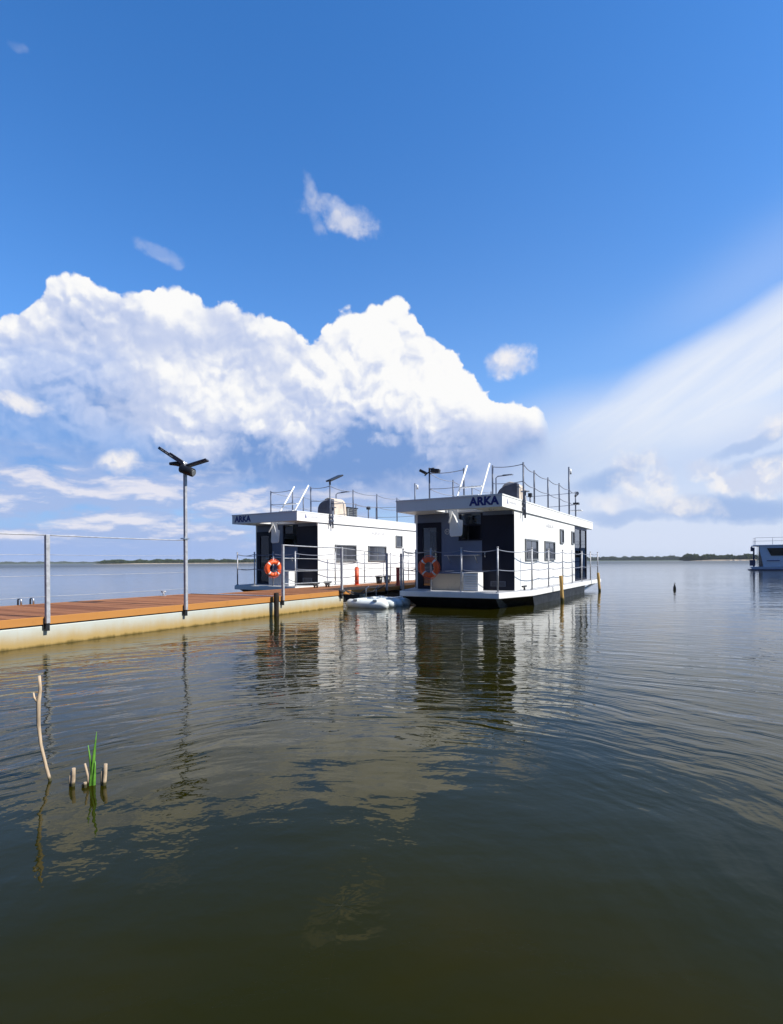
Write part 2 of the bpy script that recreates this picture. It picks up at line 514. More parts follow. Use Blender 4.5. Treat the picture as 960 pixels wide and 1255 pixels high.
M = dict(
    clad=m_white_panel(),
    white=mat('white_paint', (0.78, 0.78, 0.76), 0.4, var=0.05, scale=2.0),
    grey=mat('grey_deck_coating', (0.33, 0.34, 0.36), 0.7, var=0.15, scale=3.0, bump=0.001, bscale=120),
    alu=mat('brushed_steel', (0.55, 0.56, 0.58), 0.32, 0.85, var=0.1, scale=9.0),
    galv=mat('galvanised_steel', (0.40, 0.41, 0.44), 0.5, 0.25, var=0.2, scale=14.0),
    post=mat('grey_painted_post', (0.09, 0.11, 0.16), 0.45, 0.0, var=0.15, scale=9.0),
    black=mat('black_plastic', (0.012, 0.012, 0.014), 0.4, var=0.3, scale=8.0),
    hull=mat('black_hull_paint', (0.012, 0.013, 0.016), 0.5, var=0.5, scale=2.5),
    navy=mat('anthracite_navy_panel', (0.007, 0.009, 0.023), 0.45, var=0.2, scale=2.0, spec=0.22),
    slate=mat('slate_grey_panel', (0.125, 0.165, 0.26), 0.45, var=0.08, scale=2.0),
    frame=mat('window_frame_grey', (0.16, 0.17, 0.18), 0.45, var=0.1),
    pane=mat('dark_window_glass', (0.060, 0.066, 0.082), 0.05, var=0.3, scale=1.5, spec=0.9),
    glass=m_glass('clear_glass', (0.80, 0.86, 0.90)),
    tint=m_glass('tinted_glass', (0.40, 0.50, 0.62)),
    orange=mat('orange_lifebuoy', (0.78, 0.105, 0.018), 0.5, var=0.2, scale=9.0, bump=0.002, bscale=40),
    band=mat('reflective_white_band', (0.72, 0.72, 0.70), 0.4),
    rope=mat('rope_fibre', (0.20, 0.22, 0.28), 0.8, var=0.3, scale=60.0),
    ropedark=mat('dark_rope', (0.045, 0.045, 0.05), 0.85, var=0.3, scale=60.0),
    beige=mat('beige_canvas', (0.52, 0.44, 0.36), 0.8, var=0.12, scale=3.0, bump=0.012, bscale=6),
    dark_canvas=mat('shaded_canvas', (0.035, 0.040, 0.065), 0.75, var=0.2, scale=4.0, bump=0.01, bscale=6),  # front of the beige helm cover, its shade put into the colour
    letter=mat('navy_lettering', (0.014, 0.022, 0.19), 0.4, var=0.05),
    faint=mat('pale_grey_lettering', (0.48, 0.48, 0.50), 0.5, var=0.05),
    deckwood=m_wood('brown_deck_boards', (0.17, 0.063, 0.026), (0.33, 0.140, 0.060), axis=0),
    fascia=m_wood('orange_fascia_board', (0.28, 0.110, 0.027), (0.44, 0.200, 0.056), axis=1),
    bench=m_wood('pale_plywood', (0.42, 0.33, 0.22), (0.56, 0.47, 0.34), axis=0),
    pile=wet_foot(m_wood('yellowed_pile', (0.26, 0.14, 0.04), (0.58, 0.40, 0.15), axis=2), 0.16),
    darkpile=m_wood('wet_dark_pile', (0.012, 0.010, 0.009), (0.035, 0.028, 0.022), axis=2),
    pontoon=m_pontoon(),
    plastic=mat('white_float_plastic', (0.72, 0.77, 0.76), 0.35, var=0.10, scale=4.0),
    red=mat('faded_red_paint', (0.40, 0.05, 0.03), 0.5, var=0.2),
    tube=mat('orange_red_tube', (0.62, 0.09, 0.03), 0.5, var=0.12),
    farblue=mat('pale_blue_hull_paint', (0.60, 0.71, 0.88), 0.4, var=0.05),
    farnavy=mat('navy_hull_paint', (0.03, 0.05, 0.14), 0.4, var=0.1),
    reed=mat('green_reed_leaf', (0.095, 0.25, 0.028), 0.5, var=0.3, scale=20.0),
    straw=wet_foot(mat('dry_reed_stalk', (0.46, 0.35, 0.235), 0.7, var=0.38, scale=26.0, bump=0.003, bscale=60, stretch=(1, 1, 0.25)), 0.03),
    soil=mat('sandy_bank', (0.30, 0.24, 0.17), 0.9, var=0.25, scale=0.02),
    turf=mat('grass_bank', (0.06, 0.08, 0.03), 0.9, var=0.3, scale=0.03),
    lens=mat('lamp_lens', (0.65, 0.66, 0.68), 0.2),
    panelblue=mat('solar_cell', (0.012, 0.014, 0.028), 0.2, var=0.3, scale=12.0),
    interior=mat('pale_interior', (0.42, 0.41, 0.40), 0.6),
)


# ------------------------------------------------------------------ mesh helper
class MB:
    def __init__(self):
        self.bm = bmesh.new()

    def box(self, x0, x1, y0, y1, z0, z1, mtx=None):
        vs = [self.bm.verts.new((x, y, z)) for z in (z0, z1) for y in (y0, y1) for x in (x0, x1)]
        for f in ((0, 2, 3, 1), (4, 5, 7, 6), (0, 1, 5, 4), (2, 6, 7, 3), (0, 4, 6, 2), (1, 3, 7, 5)):
            self.bm.faces.new([vs[i] for i in f])
        if mtx is not None:
            bmesh.ops.transform(self.bm, matrix=mtx, verts=vs)
        return self

    def hexa(self, pts):
        """8 corners: 4 below, 4 above, both counter-clockwise."""
        vs = [self.bm.verts.new(p) for p in pts]
        for f in ((3, 2, 1, 0), (4, 5, 6, 7), (0, 1, 5, 4), (1, 2, 6, 5), (2, 3, 7, 6), (3, 0, 4, 7)):
            self.bm.faces.new([vs[i] for i in f])
        return self

    def prism(self, pts, z0, z1):
        lo = [self.bm.verts.new((x, y, z0)) for x, y in pts]
        hi = [self.bm.verts.new((x, y, z1)) for x, y in pts]
        n = len(pts)
        self.bm.faces.new(lo[::-1])
        self.bm.faces.new(hi)
        for i in range(n):
            self.bm.faces.new((lo[i], lo[(i + 1) % n], hi[(i + 1) % n], hi[i]))
        return self

    def prof_y(self, pts, y0, y1):
        """closed outline in x,z drawn from y0 to y1"""
        a = [self.bm.verts.new((x, y0, z)) for x, z in pts]
        b = [self.bm.verts.new((x, y1, z)) for x, z in pts]
        n = len(pts)
        self.bm.faces.new(a)
        self.bm.faces.new(b[::-1])
        for i in range(n):
            self.bm.faces.new((a[i], b[i], b[(i + 1) % n], a[(i + 1) % n]))
        return self

    def tube(self, pts, r, seg=8, cap=True):
        pts = [Vector(p) for p in pts]
        rs = r if isinstance(r, (list, tuple)) else [r] * len(pts)
        rings = []
        ref = None
        for i, p in enumerate(pts):
            d = (pts[min(i + 1, len(pts) - 1)] - pts[max(i - 1, 0)]).normalized()
            if ref is None:
                ref = Vector((1, 0, 0)) if abs(d.x) < 0.9 else Vector((0, 1, 0))
            u = (ref - d * ref.dot(d)).normalized()
            ref = u
            w = d.cross(u)
            rings.append([self.bm.verts.new(p + (u * math.cos(2 * math.pi * k / seg) + w * math.sin(2 * math.pi * k / seg)) * rs[i]) for k in range(seg)])
        for a, b in zip(rings, rings[1:]):
            for k in range(seg):
                f = self.bm.faces.new((a[k], a[(k + 1) % seg], b[(k + 1) % seg], b[k]))
                f.smooth = True
        if cap:
            self.bm.faces.new(rings[0][::-1])
            self.bm.faces.new(rings[-1])
        return self

    def cyl(self, x, y, z0, z1, r, seg=12):
        return self.tube([(x, y, z0), (x, y, z1)], r, seg)

    def torus(self, R0, r, seg=40, ring=12, mtx=None, arc=(0, 1), squash=1.0):
        full = arc == (0, 1)
        n = seg if full else seg + 1
        rr = []
        new = []
        for i in range(n):
            a = 2 * math.pi * (arc[0] + (arc[1] - arc[0]) * i / seg)
            row = []
            for k in range(ring):
                b = 2 * math.pi * k / ring
                rad = R0 + r * math.cos(b)
                row.append(self.bm.verts.new((rad * math.cos(a), r * squash * math.sin(b), rad * math.sin(a))))
            rr.append(row)
            new += row
        for i in range(seg):
            a, b = rr[i], rr[(i + 1) % n]
            for k in range(ring):
                f = self.bm.faces.new((a[k], a[(k + 1) % ring], b[(k + 1) % ring], b[k]))
                f.smooth = True
        if not full:
            self.bm.faces.new(rr[0])
            self.bm.faces.new(rr[-1][::-1])
        if mtx is not None:
            bmesh.ops.transform(self.bm, matrix=mtx, verts=new)
        return self

    def build(self, name, material, parent=None, bevel=0.0):
        bmesh.ops.recalc_face_normals(self.bm, faces=self.bm.faces[:])
        me = bpy.data.meshes.new(name)
        self.bm.to_mesh(me)
        self.bm.free()
        me.materials.append(material)
        o = bpy.data.objects.new(name, me)
        COL.objects.link(o)
        if parent is not None:
            o.parent = parent
        if bevel:
            b = o.modifiers.new('bevel', 'BEVEL')
            b.width = bevel
            b.segments = 2
            b.limit_method = 'ANGLE'
        return o


def tag(o, label=None, cat=None, group=None, kind=None):
    if label:
        o['label'] = label
    if cat:
        o['category'] = cat
    if group:
        o['group'] = group
    if kind:
        o['kind'] = kind
    return o


def empty(name, loc=(0, 0, 0), rz=0.0):
    e = bpy.data.objects.new(name, None)
    COL.objects.link(e)
    e.location = loc
    e.rotation_euler = (0, 0, rz)
    e.empty_display_size = 0.3
    return e


def text_mesh(name, body, height, material, parent, mtx, bold=0.0, depth=0.004):
    """Lettering as a real, thin mesh; mtx places its lower left corner."""
    cu = bpy.data.curves.new('lettering', 'FONT')
    cu.body = body
    cu.size = 1.0
    cu.offset = bold
    cu.extrude = 0.01
    tmp = bpy.data.objects.new('lettering', cu)
    COL.objects.link(tmp)
    bpy.context.view_layer.update()
    me = bpy.data.meshes.new_from_object(tmp.evaluated_get(bpy.context.evaluated_depsgraph_get()))
    bpy.data.objects.remove(tmp)
    bpy.data.curves.remove(cu)
    xs = [v.co.x for v in me.vertices]
    ys = [v.co.y for v in me.vertices]
    w, h = max(xs) - min(xs), max(ys) - min(ys)
    wid, hei = height
    me.transform(mtx @ Matrix.Diagonal((wid / w, hei / h, depth / 0.02, 1)) @ Matrix.Translation((-min(xs), -min(ys), 0.01)))
    me.materials.clear()
    me.materials.append(material)
    me.name = name
    o = bpy.data.objects.new(name, me)
    COL.objects.link(o)
    o.parent = parent
    return o


def sag(a, b, drop, n=10):
    a, b = Vector(a), Vector(b)
    out = []
    for i in range(n + 1):
        t = i / n
        p = a.lerp(b, t)
        p.z -= drop * 4 * t * (1 - t)
        out.append(p)
    return out


# ------------------------------------------------------------------ lake, banks
def build_lake():
    m = MB()
    # rings growing outwards so that the sheet reaches the horizon
    vs = []
    ringr = [0.0, 30, 120, 500, 2000, 5000]
    seg = 48
    c = m.bm.verts.new((0, 0, 0))
    prev = None
    for r in ringr[1:]:
        row = [m.bm.verts.new((r * math.cos(2 * math.pi * k / seg), r * math.sin(2 * math.pi * k / seg), 0)) for k in range(seg)]
        for k in range(seg):
            if prev is None:
                m.bm.faces.new((c, row[k], row[(k + 1) % seg]))
            else:
                m.bm.faces.new((prev[k], row[k], row[(k + 1) % seg], prev[(k + 1) % seg]))
        prev = row
    o = m.build('water', m_water())
    tag(o, kind='structure')


build_lake()


def m_wood_far(name, a, b_):
    m, T, b = principled(name)
    oi = T.n('ShaderNodeNewGeometry').outputs['Random Per Island']
    tc = T.n('ShaderNodeTexCoord')
    n = T.noise(tc.outputs['Object'], 0.25, 4.0, 0.6)
    T.put(b.inputs['Base Color'], T.mix(T.smooth(T.add(T.mul(oi, 0.6), T.mul(n, 0.6)), 0.25, 0.95), a, b_))
    b.inputs['Roughness'].default_value = 0.9
    b.inputs['Specular IOR Level'].default_value = 0.1
    return m


FOL = m_wood_far('distant_foliage', (0.022, 0.036, 0.014), (0.070, 0.095, 0.034))


def far_wood(name, a0, a1, dist, height, n, material, seed, bank=1.0, depth=90.0, wedge=0.0):
    """A far wood as one mass: clumps of leaf faces on the shore between two bearings."""
    rnd = random.Random(seed)
    bm = bmesh.new()
    prof = [rnd.uniform(0.6, 1.0) for _ in range(60)]
    for i in range(n):
        t = rnd.random()
        a = R(a0 + (a1 - a0) * t)
        rr = dist + rnd.random() ** 1.5 * depth
        k = t * 58
        hh = height * (prof[int(k)] * (1 - k % 1) + prof[int(k) + 1] * (k % 1)) * rnd.uniform(0.75, 1.08)
        if wedge:
            hh *= min(1.0, 0.25 + t / wedge)
        cx, cy = rr * math.sin(a), rr * math.cos(a)
        w = hh * rnd.uniform(0.28, 0.5)
        for lay in range(6):
            z = bank + hh * (lay + 0.5) / 6
            wl = w * (1.0 if lay < 4 else 0.72 if lay == 4 else 0.42)
            for q in range(5):
                p = Vector((cx + rnd.gauss(0, wl * 0.55), cy + rnd.gauss(0, wl * 0.55), z + rnd.gauss(0, hh * 0.07)))
                s = hh * rnd.uniform(0.09, 0.17)
                d1 = Vector((rnd.gauss(0, 1), rnd.gauss(0, 1), rnd.gauss(0, 1))).normalized()
                d2 = d1.orthogonal().normalized()
                d3 = d1.cross(d2)
                vs = [bm.verts.new(p + v * s) for v in (d1, d2, -d1, -d2)]
                v5, v6 = bm.verts.new(p + d3 * s * 0.8), bm.verts.new(p - d3 * s * 0.8)
                for e in range(4):
                    bm.faces.new((vs[e], vs[(e + 1) % 4], v5))
                    bm.faces.new((vs[(e + 1) % 4], vs[e], v6))
    me = bpy.data.meshes.new(name)
    bm.to_mesh(me)
    bm.free()
    me.materials.append(material)
    o = bpy.data.objects.new(name, me)
    COL.objects.link(o)
    tag(o, kind='stuff')
    return o


def bank(name, a0, a1, dist, top, material, depth=160.0, beach=14.0):
    """Low far shore: a strip of beach that rises to a flat top."""
    bm = bmesh.new()
    rnd = random.Random(int(dist + a0 * 7))
    rows = []
    N = 90
    for i in range(N + 1):
        a = R(a0 + (a1 - a0) * i / N)
        j = rnd.uniform(-8, 8)
        e = min(1.0, 8 * min(i, N - i) / N + 0.05)
        rows.append([bm.verts.new((r * math.sin(a), r * math.cos(a), z)) for r, z in
                     ((dist + j - 6, -0.6), (dist + j + beach, top * e), (dist + depth, top * 1.4 * e), (dist + depth + 30, -0.6))])
    for p, q in zip(rows, rows[1:]):
        for k in range(3):
            bm.faces.new((p[k], q[k], q[k + 1], p[k + 1]))
    bmesh.ops.recalc_face_normals(bm, faces=bm.faces[:])
    me = bpy.data.meshes.new(name)
    bm.to_mesh(me)
    bm.free()
    me.materials.append(material)
    o = bpy.data.objects.new(name, me)
    COL.objects.link(o)
    tag(o, kind='structure')
    return o


def az_of(px):
    return math.degrees(math.atan((px - 480) / FPX))


# left shore, right shore, and the much farther shore at the far left
bank('shore', az_of(114), az_of(505), 780, 1.0, M['soil'])
far_wood('woodland', az_of(118), az_of(500), 800, 5.6, 2600, FOL, 3, wedge=0.03)
bank('shore', az_of(845), az_of(1120), 760, 1.3, M['soil'])
far_wood('woodland', az_of(833), az_of(1120), 790, 7.2, 2200, FOL, 5, wedge=0.04)
bank('shore', az_of(640), az_of(860), 1300, 1.2, M['turf'])
far_wood('woodland', az_of(640), az_of(850), 1330, 9.0, 2000, FOL, 8)
bank('shore', az_of(-260), az_of(140), 2300, 2.0, M['turf'], depth=300)
far_wood('woodland', az_of(-260), az_of(140), 2340, 9.0, 1500, FOL, 9, depth=200)


# ------------------------------------------------------------------ houseboat
ZT, ZB = 0.461, 0.296          # deck top and underside
RT, RB = 3.064, 2.737          # roof top and underside
WX = 1.561                     # half width of the cabin
FY = 1.16                      # bow wall
DECK = [(-1.50, 0.0), (1.50, 0.0), (1.95, 1.66), (1.95, 12.9), (-1.95, 12.9), (-1.95, 1.66)]
TOPZ = RT + 1.10               # roof railing


def houseboat(x, y, yaw, label, arka):
    g = 'white houseboats moored at the dock'
    b = empty('houseboat', (x, y, 0), -R(yaw))
    tag(b, label, 'houseboat', g)

    # hull: raked bow, stops short of the stern platform
    m = MB()
    m.hexa([(-1.2, 1.5, -0.5), (1.2, 1.5, -0.5), (1.2, 9.3, -0.5), (-1.2, 9.3, -0.5),
            (-1.36, 0.12, ZB), (1.36, 0.12, ZB), (1.36, 9.45, ZB), (-1.36, 9.45, ZB)])
    for s in (-1, 1):
        pts = [(s * 1.0, 2.2, -0.5), (s * 1.84, 2.4, -0.5), (s * 1.84, 9.3, -0.5), (s * 1.0, 9.3, -0.5),
               (s * 1.36, 0.5, ZB - 0.002), (s * 1.89, 1.8, ZB - 0.002), (s * 1.89, 9.45, ZB - 0.002), (s * 1.36, 9.45, ZB - 0.002)]
        if s < 0:
            pts = [pts[i] for i in (1, 0, 3, 2, 5, 4, 7, 6)]
        m.hexa(pts)
    m.build('hull', M['hull'], b)
    m = MB()
    m.prism(DECK, ZB, ZT - 0.012)
    dk = m.build('deck', M['white'], b, 0.012)
    m = MB()
    m.prism([(px * 0.985, 0.03 + py * 0.996) for px, py in DECK], ZT - 0.010, ZT)
    m.build('deck_surface', M['grey'], dk)
    m = MB()
    for s in (-1, 1):
        m.tube([(s * 1.7, 9.3, 0.02), (s * 1.7, 12.6, ZB - 0.03)], 0.05)
    m.build('stern_brace', M['alu'], dk)

    # cabin walls
    m = MB()
    m.box(WX - 0.06, WX, FY, 9.1, ZT, RB)
    m.build('side_wall', M['clad'], b, 0.006)
    m = MB()                                       # far side, with a glazed opening behind the bow door
    m.box(-WX, -WX + 0.06, FY, 1.5, ZT, RB).box(-WX, -WX + 0.06, 3.3, 9.1, ZT, RB)
    m.box(-WX, -WX + 0.06, 1.5, 3.3, 2.28, RB).box(-WX, -WX + 0.06, 1.5, 3.3, ZT, 0.75)
    m.build('side_wall', M['clad'], b)
    m = MB()
    m.box(-WX + 0.03, -WX + 0.04, 1.5, 3.3, 0.75, 2.28)
    pw = m.build('window', M['glass'], b)
    m = MB()
    for yy in (1.5, 2.35, 3.24):
        m.box(-WX + 0.01, -WX + 0.06, yy, yy + 0.06, 0.75, 2.28)
    m.box(-WX + 0.012, -WX + 0.058, 1.56, 3.24, 1.32, 1.37)
    m.build('frame', M['navy'], pw)
    m = MB()
    m.box(-WX + 0.06, WX - 0.06, 5.2, 5.26, ZT, RB)
    m.build('inner_partition', M['interior'], b)

    # bow wall: glazed door, slate panel with kitchen hatch, dark store door
    y0, y1 = FY + 0.002, FY + 0.06
    m = MB()
    m.box(-WX + 0.062, -0.60, y0, y1, 2.48, RB)
    m.box(-0.70, -0.60, y0, y1, ZT, 2.48)
    m.box(-0.60, 0.595, y0, y1, ZT, 1.94)
    m.box(-0.60, -0.10, y0, y1, 1.94, RB)
    m.box(-0.10, 0.595, y0, y1, 2.70, RB)
    m.build('bow_wall', M['slate'], b, 0.004)
    m = MB()
    fz = [(-WX + 0.062, -WX + 0.25), (-0.86, -0.70)]
    for a, c in fz:
        m.box(a, c, FY - 0.02, FY + 0.05, ZT, 2.478)
    m.box(-WX + 0.25, -0.86, FY - 0.02, FY + 0.05, 2.32, 2.478).box(-WX + 0.25, -0.86, FY - 0.02, FY + 0.05, ZT, 0.56)
    dr = m.build('door', M['navy'], b, 0.006)
    m = MB()
    m.box(-WX + 0.25, -0.86, FY + 0.01, FY + 0.02, 0.56, 2.32)
    m.build('pane', M['glass'], dr)
    m = MB()
    m.box(-WX + 0.262, -1.10, FY + 0.024, FY + 0.05, 0.575, 2.30)
    m.build('inner_leaf', M['frame'], dr)
    m = MB()
    m.tube([(-0.83, FY - 0.02, 1.45), (-0.83, FY - 0.07, 1.45), (-0.95, FY - 0.07, 1.45)], 0.012)
    m.build('handle', M['alu'], dr)
    # kitchen hatch
    m = MB()
    m.box(-0.099, 0.594, FY + 0.03, FY + 0.035, 2.36, 2.699)
    hw = m.build('window', M['tint'], b)
    m = MB()
    for a in (-0.13, 0.56):
        m.box(a, a + 0.06, FY - 0.015, FY + 0.028, 1.94, 2.69)
    m.box(-0.07, 0.56, FY - 0.015, FY + 0.028, 2.335, 2.375).box(-0.13, 0.62, FY - 0.03, FY + 0.03, 1.905, 1.938)
    m.build('frame', M['navy'], hw, 0.004)
    m = MB()
    m.box(-0.099, 0.594, FY + 0.7, FY + 0.72, 1.6, 2.68)
    m.build('inner_cupboard', M['navy'], b)
    # fold-down shelf
    m = MB()
    m.box(-0.50, 0.55, FY - 0.26, FY - 0.01, 1.46, 1.485)
    sh = m.build('shelf', M['alu'], b, 0.004)
    for a in (-0.4, 0.45):
        m = MB()
        m.tube([(a, FY - 0.22, 1.46), (a, FY - 0.01, 1.25)], 0.012)
        m.build('bracket', M['alu'], sh)
    # store door
    m = MB()
    m.box(0.597, WX - 0.004, FY - 0.012, FY + 0.05, ZT + 0.01, 2.62)
    st = m.build('storage_door', M['navy'], b, 0.006)
    m = MB()
    m.box(0.62, WX - 0.06, FY + 0.0, FY + 0.05, 2.622, RB)
    m.build('soffit_panel', M['slate'], b)
    m = MB()
    for a, c, e, f in ((0.86, 1.30, 0.575, 0.59), (0.86, 1.30, 0.705, 0.72), (0.86, 0.875, 0.59, 0.705), (1.285, 1.30, 0.59, 0.705)):
        m.box(a, c, FY - 0.03, FY - 0.010, e, f)
    for k in range(4):
        m.box(0.875, 1.285, FY - 0.024, FY - 0.010, 0.605 + k * 0.026, 0.613 + k * 0.026)
    m.build('vent', M['post'], st)
    m = MB()
    m.tube([(0.70, FY - 0.012, 1.42), (0.70, FY - 0.055, 1.42), (0.70, FY - 0.055, 1.56), (0.70, FY - 0.012, 1.56)], 0.011)
    m.build('handle', M['alu'], st)
    # round safety sign on the slate panel
    m = MB()
    m.torus(0.075, 0.009, 24, 6, Matrix.Translation((-0.50, FY - 0.006, 2.19)), squash=0.3)
    m.box(-0.535, -0.525, FY - 0.006, FY - 0.001, 2.15, 2.23).box(-0.475, -0.465, FY - 0.006, FY - 0.001, 2.15, 2.23).box(-0.525, -0.475, FY - 0.0055, FY - 0.001, 2.185, 2.195)
    m.build('sign', M['band'], b)

    # side windows
    for ya, yb, za, zb in ((2.15, 3.51, 1.31, 1.96), (4.36, 5.72, 1.32, 1.96), (6.53, 7.08, 1.93, 2.46), (8.44, 8.93, 1.95, 2.46)):
        m = MB()
        m.box(WX - 0.02, WX + 0.012, ya + 0.05, yb - 0.05, za + 0.05, zb - 0.05)
        w = m.build('window', M['pane'], b)
        m = MB()
        m.box(WX - 0.02, WX + 0.046, ya, ya + 0.05, za, zb).box(WX - 0.02, WX + 0.046, yb - 0.05, yb, za, zb)
        m.box(WX - 0.02, WX + 0.0455, ya + 0.05, yb - 0.05, za, za + 0.05).box(WX - 0.02, WX + 0.0455, ya + 0.05, yb - 0.05, zb - 0.05, zb)
        if yb - ya > 1:
            m.box(WX, WX + 0.02, (ya + yb) / 2 - 0.012, (ya + yb) / 2 + 0.012, za + 0.05, zb - 0.05)
        m.build('frame', M['frame'], w, 0.004)

    # glazed stern room
    gz = empty('glazed_stern', (0, 0, 0))
    gz.parent = b
    m = MB()
    for s in (-1, 1):
        for yy in (9.102, 10.32, 11.52):
            m.box(s * (WX - 0.06), s * WX, yy, yy + 0.1, ZT, RB)
        m.box(s * (WX - 0.055), s * (WX - 0.005), 9.2, 11.52, 2.60, RB).box(s * (WX - 0.055), s * (WX - 0.005), 9.2, 11.52, ZT, ZT + 0.08)
    m.box(-WX + 0.06, WX - 0.06, 11.53, 11.60, 2.60, RB)
    for xx in (-0.5, 0.5):
        m.box(xx - 0.04, xx + 0.04, 11.53, 11.60, ZT, 2.60)
    m.build('frame', M['navy'], gz)
    m = MB()
    for s in (-1, 1):
        m.box(s * (WX - 0.035), s * (WX - 0.028), 9.2, 10.32, ZT + 0.08, 2.60).box(s * (WX - 0.035), s * (WX - 0.028), 10.42, 11.52, ZT + 0.08, 2.60)
    m.box(-WX + 0.06, WX - 0.06, 11.56, 11.567, ZT, 2.60)
    m.build('pane', M['tint'], gz)

    # roof with ladder hatch
    rx = 1.60
    hx0, hx1, hy0, hy1 = -0.42, 0.72, 0.22, 1.10
    m = MB()
    m.box(-rx, rx, 0, hy0, RB, RT).box(-rx, hx0, hy0, hy1, RB, RT).box(hx1, rx, hy0, hy1, RB, RT).box(-rx, rx, hy1, 12.88, RB, RT)
    bmesh.ops.remove_doubles(m.bm, verts=m.bm.verts[:], dist=0.0005)
    rf = m.build('roof', M['clad'], b)
    m = MB()
    m.box(-rx - 0.012, rx + 0.012, -0.012, 0.0, RT - 0.03, RT + 0.012).box(rx, rx + 0.012, 0.0, 12.88, RT - 0.03, RT + 0.012)
    m.box(-rx - 0.012, -rx, 0.0, 12.88, RT - 0.03, RT + 0.012).box(-rx - 0.012, rx + 0.012, 12.88, 12.892, RT - 0.03, RT + 0.012)
    m.build('roof_edge', M['white'], rf)
    m = MB()
    m.box(WX + 0.002, WX + 0.022, 1.2, 12.7, RB - 0.025, RB - 0.002)
    m.build('drip_edge', M['frame'], rf)
    mt = Matrix.Rotation(R(90), 4, 'X')
    m0 = Matrix.Translation((arka, -0.003, RB + 0.055)) @ mt
    text_mesh('lettering', 'ARKA', (0.85, 0.235), M['letter'], rf, m0, bold=0.045)
    ms = Matrix.Translation((rx + 0.003, 0.62, RB + 0.12)) @ Matrix.Rotation(R(90), 4, 'Z') @ mt
    # small emblem: a sail over a wave, and a faint line of script beside it
    m = MB()
    m.hexa([(rx, 0.40, RB + 0.11), (rx, 0.52, RB + 0.11), (rx, 0.52, RB + 0.12), (rx, 0.40, RB + 0.12),
            (rx + 0.004, 0.40, RB + 0.11), (rx + 0.004, 0.52, RB + 0.11), (rx + 0.004, 0.52, RB + 0.12), (rx + 0.004, 0.40, RB + 0.12)])
    m.hexa([(rx, 0.42, RB + 0.13), (rx, 0.50, RB + 0.13), (rx, 0.47, RB + 0.25), (rx, 0.45, RB + 0.25),
            (rx + 0.004, 0.42, RB + 0.13), (rx + 0.004, 0.50, RB + 0.13), (rx + 0.004, 0.47, RB + 0.25), (rx + 0.004, 0.45, RB + 0.25)])
    m.build('emblem', M['letter'], rf)
    m = MB()
    for k in range(9):
        m.box(rx, rx + 0.003, 0.60 + k * 0.07, 0.645 + k * 0.07, RB + 0.14, RB + 0.185 + 0.02 * (k % 3 == 0))
    m.build('faint_script', M['faint'], rf)
    mw = Matrix.Translation((WX + 0.002, 4.6, 2.42)) @ Matrix.Rotation(R(90), 4, 'Z') @ mt
    text_mesh('wall_lettering', 'ARKA', (1.05, 0.13), M['faint'], b, mw, bold=0.005)
    m = MB()
    m.cyl(1.1, 0.55, RB - 0.03, RB - 0.001, 0.07, 16)
    m.build('ceiling_lamp', M['lens'], rf)

    # ladder through the hatch, hung clear of the deck
    def lad(z):
        return 1.75 - (4.2 - z) * 0.76
    ld = empty('ladder')
    ld.parent = b
    for s, zl in ((-0.10, 2.40), (0.62, 2.86)):
        m = MB()
        m.tube([(s, lad(zl), zl), (s, lad(4.22), 4.22)], 0.028, 8)
        m.build('rail', M['white'], ld)
    for k in range(3):
        z = 2.90 + k * 0.28
        m = MB()
        m.box(-0.08, 0.60, lad(z) - 0.09, lad(z) + 0.05, z, z + 0.03)
        m.build('tread', M['white'], ld, 0.004)
    m = MB()
    q = [(-0.20, 0.66, 2.90), (0.06, 0.66, 2.90), (0.09, 0.66, 2.50), (0.22, 0.64, 2.46), (0.24, 0.60, 2.40), (0.24, 0.56, 2.06), (0.20, 0.55, 2.01), (-0.10, 0.55, 2.00), (-0.15, 0.56, 2.04)]
    lo = [m.bm.verts.new(p) for p in q]
    hi = [m.bm.verts.new((p[0], p[1] - 0.025, p[2] + 0.01)) for p in q]
    m.bm.faces.new(lo)
    m.bm.faces.new(hi[::-1])
    for i in range(len(q)):
        m.bm.faces.new((lo[i], hi[i], hi[(i + 1) % len(q)], lo[(i + 1) % len(q)]))
    m.build('ladder_guard', M['white'], ld, 0.01)

    # roof railing
    stb = [(1.50, 1.78), (1.50, 3.43), (1.50, 5.14), (1.50, 6.77)]
    frt = [(-1.42, 1.85), (-0.22, 1.80), (0.70, 1.80)]
    prt = [(-1.50, 3.9), (-1.50, 5.7), (-1.50, 7.8), (-1.50, 9.6)]
    for px, py in stb + frt + prt:
        m = MB()
        lo = 2.62 if (px, py) == stb[0] else RT - 0.002
        if (px, py) == stb[0]:
            m.tube([(rx + 0.04, py, 2.62), (rx + 0.04, py, TOPZ)], 0.026)
            m.tube([(rx + 0.04, py + 0.16, 2.55), (rx + 0.04, py + 0.16, 3.32)], 0.030)
            m.box(rx, rx + 0.05, py - 0.04, py + 0.22, 2.80, 2.86).box(rx, rx + 0.05, py - 0.04, py + 0.22, 2.96, 3.0)
            m.cyl(rx + 0.04, py + 0.16, 3.32, 3.345, 0.13, 20)
        else:
            m.cyl(px, py, lo, TOPZ, 0.026)
            m.cyl(px, py, RT - 0.001, RT + 0.02, 0.06)
        m.build('railing_post', M['post'], b)
    sp = [(rx + 0.04, 1.78), (1.50, 3.43), (1.50, 5.14), (1.50, 6.77), (1.50, 8.41), (1.50, 9.63)]
    pp = [(-1.42, 1.85)] + prt
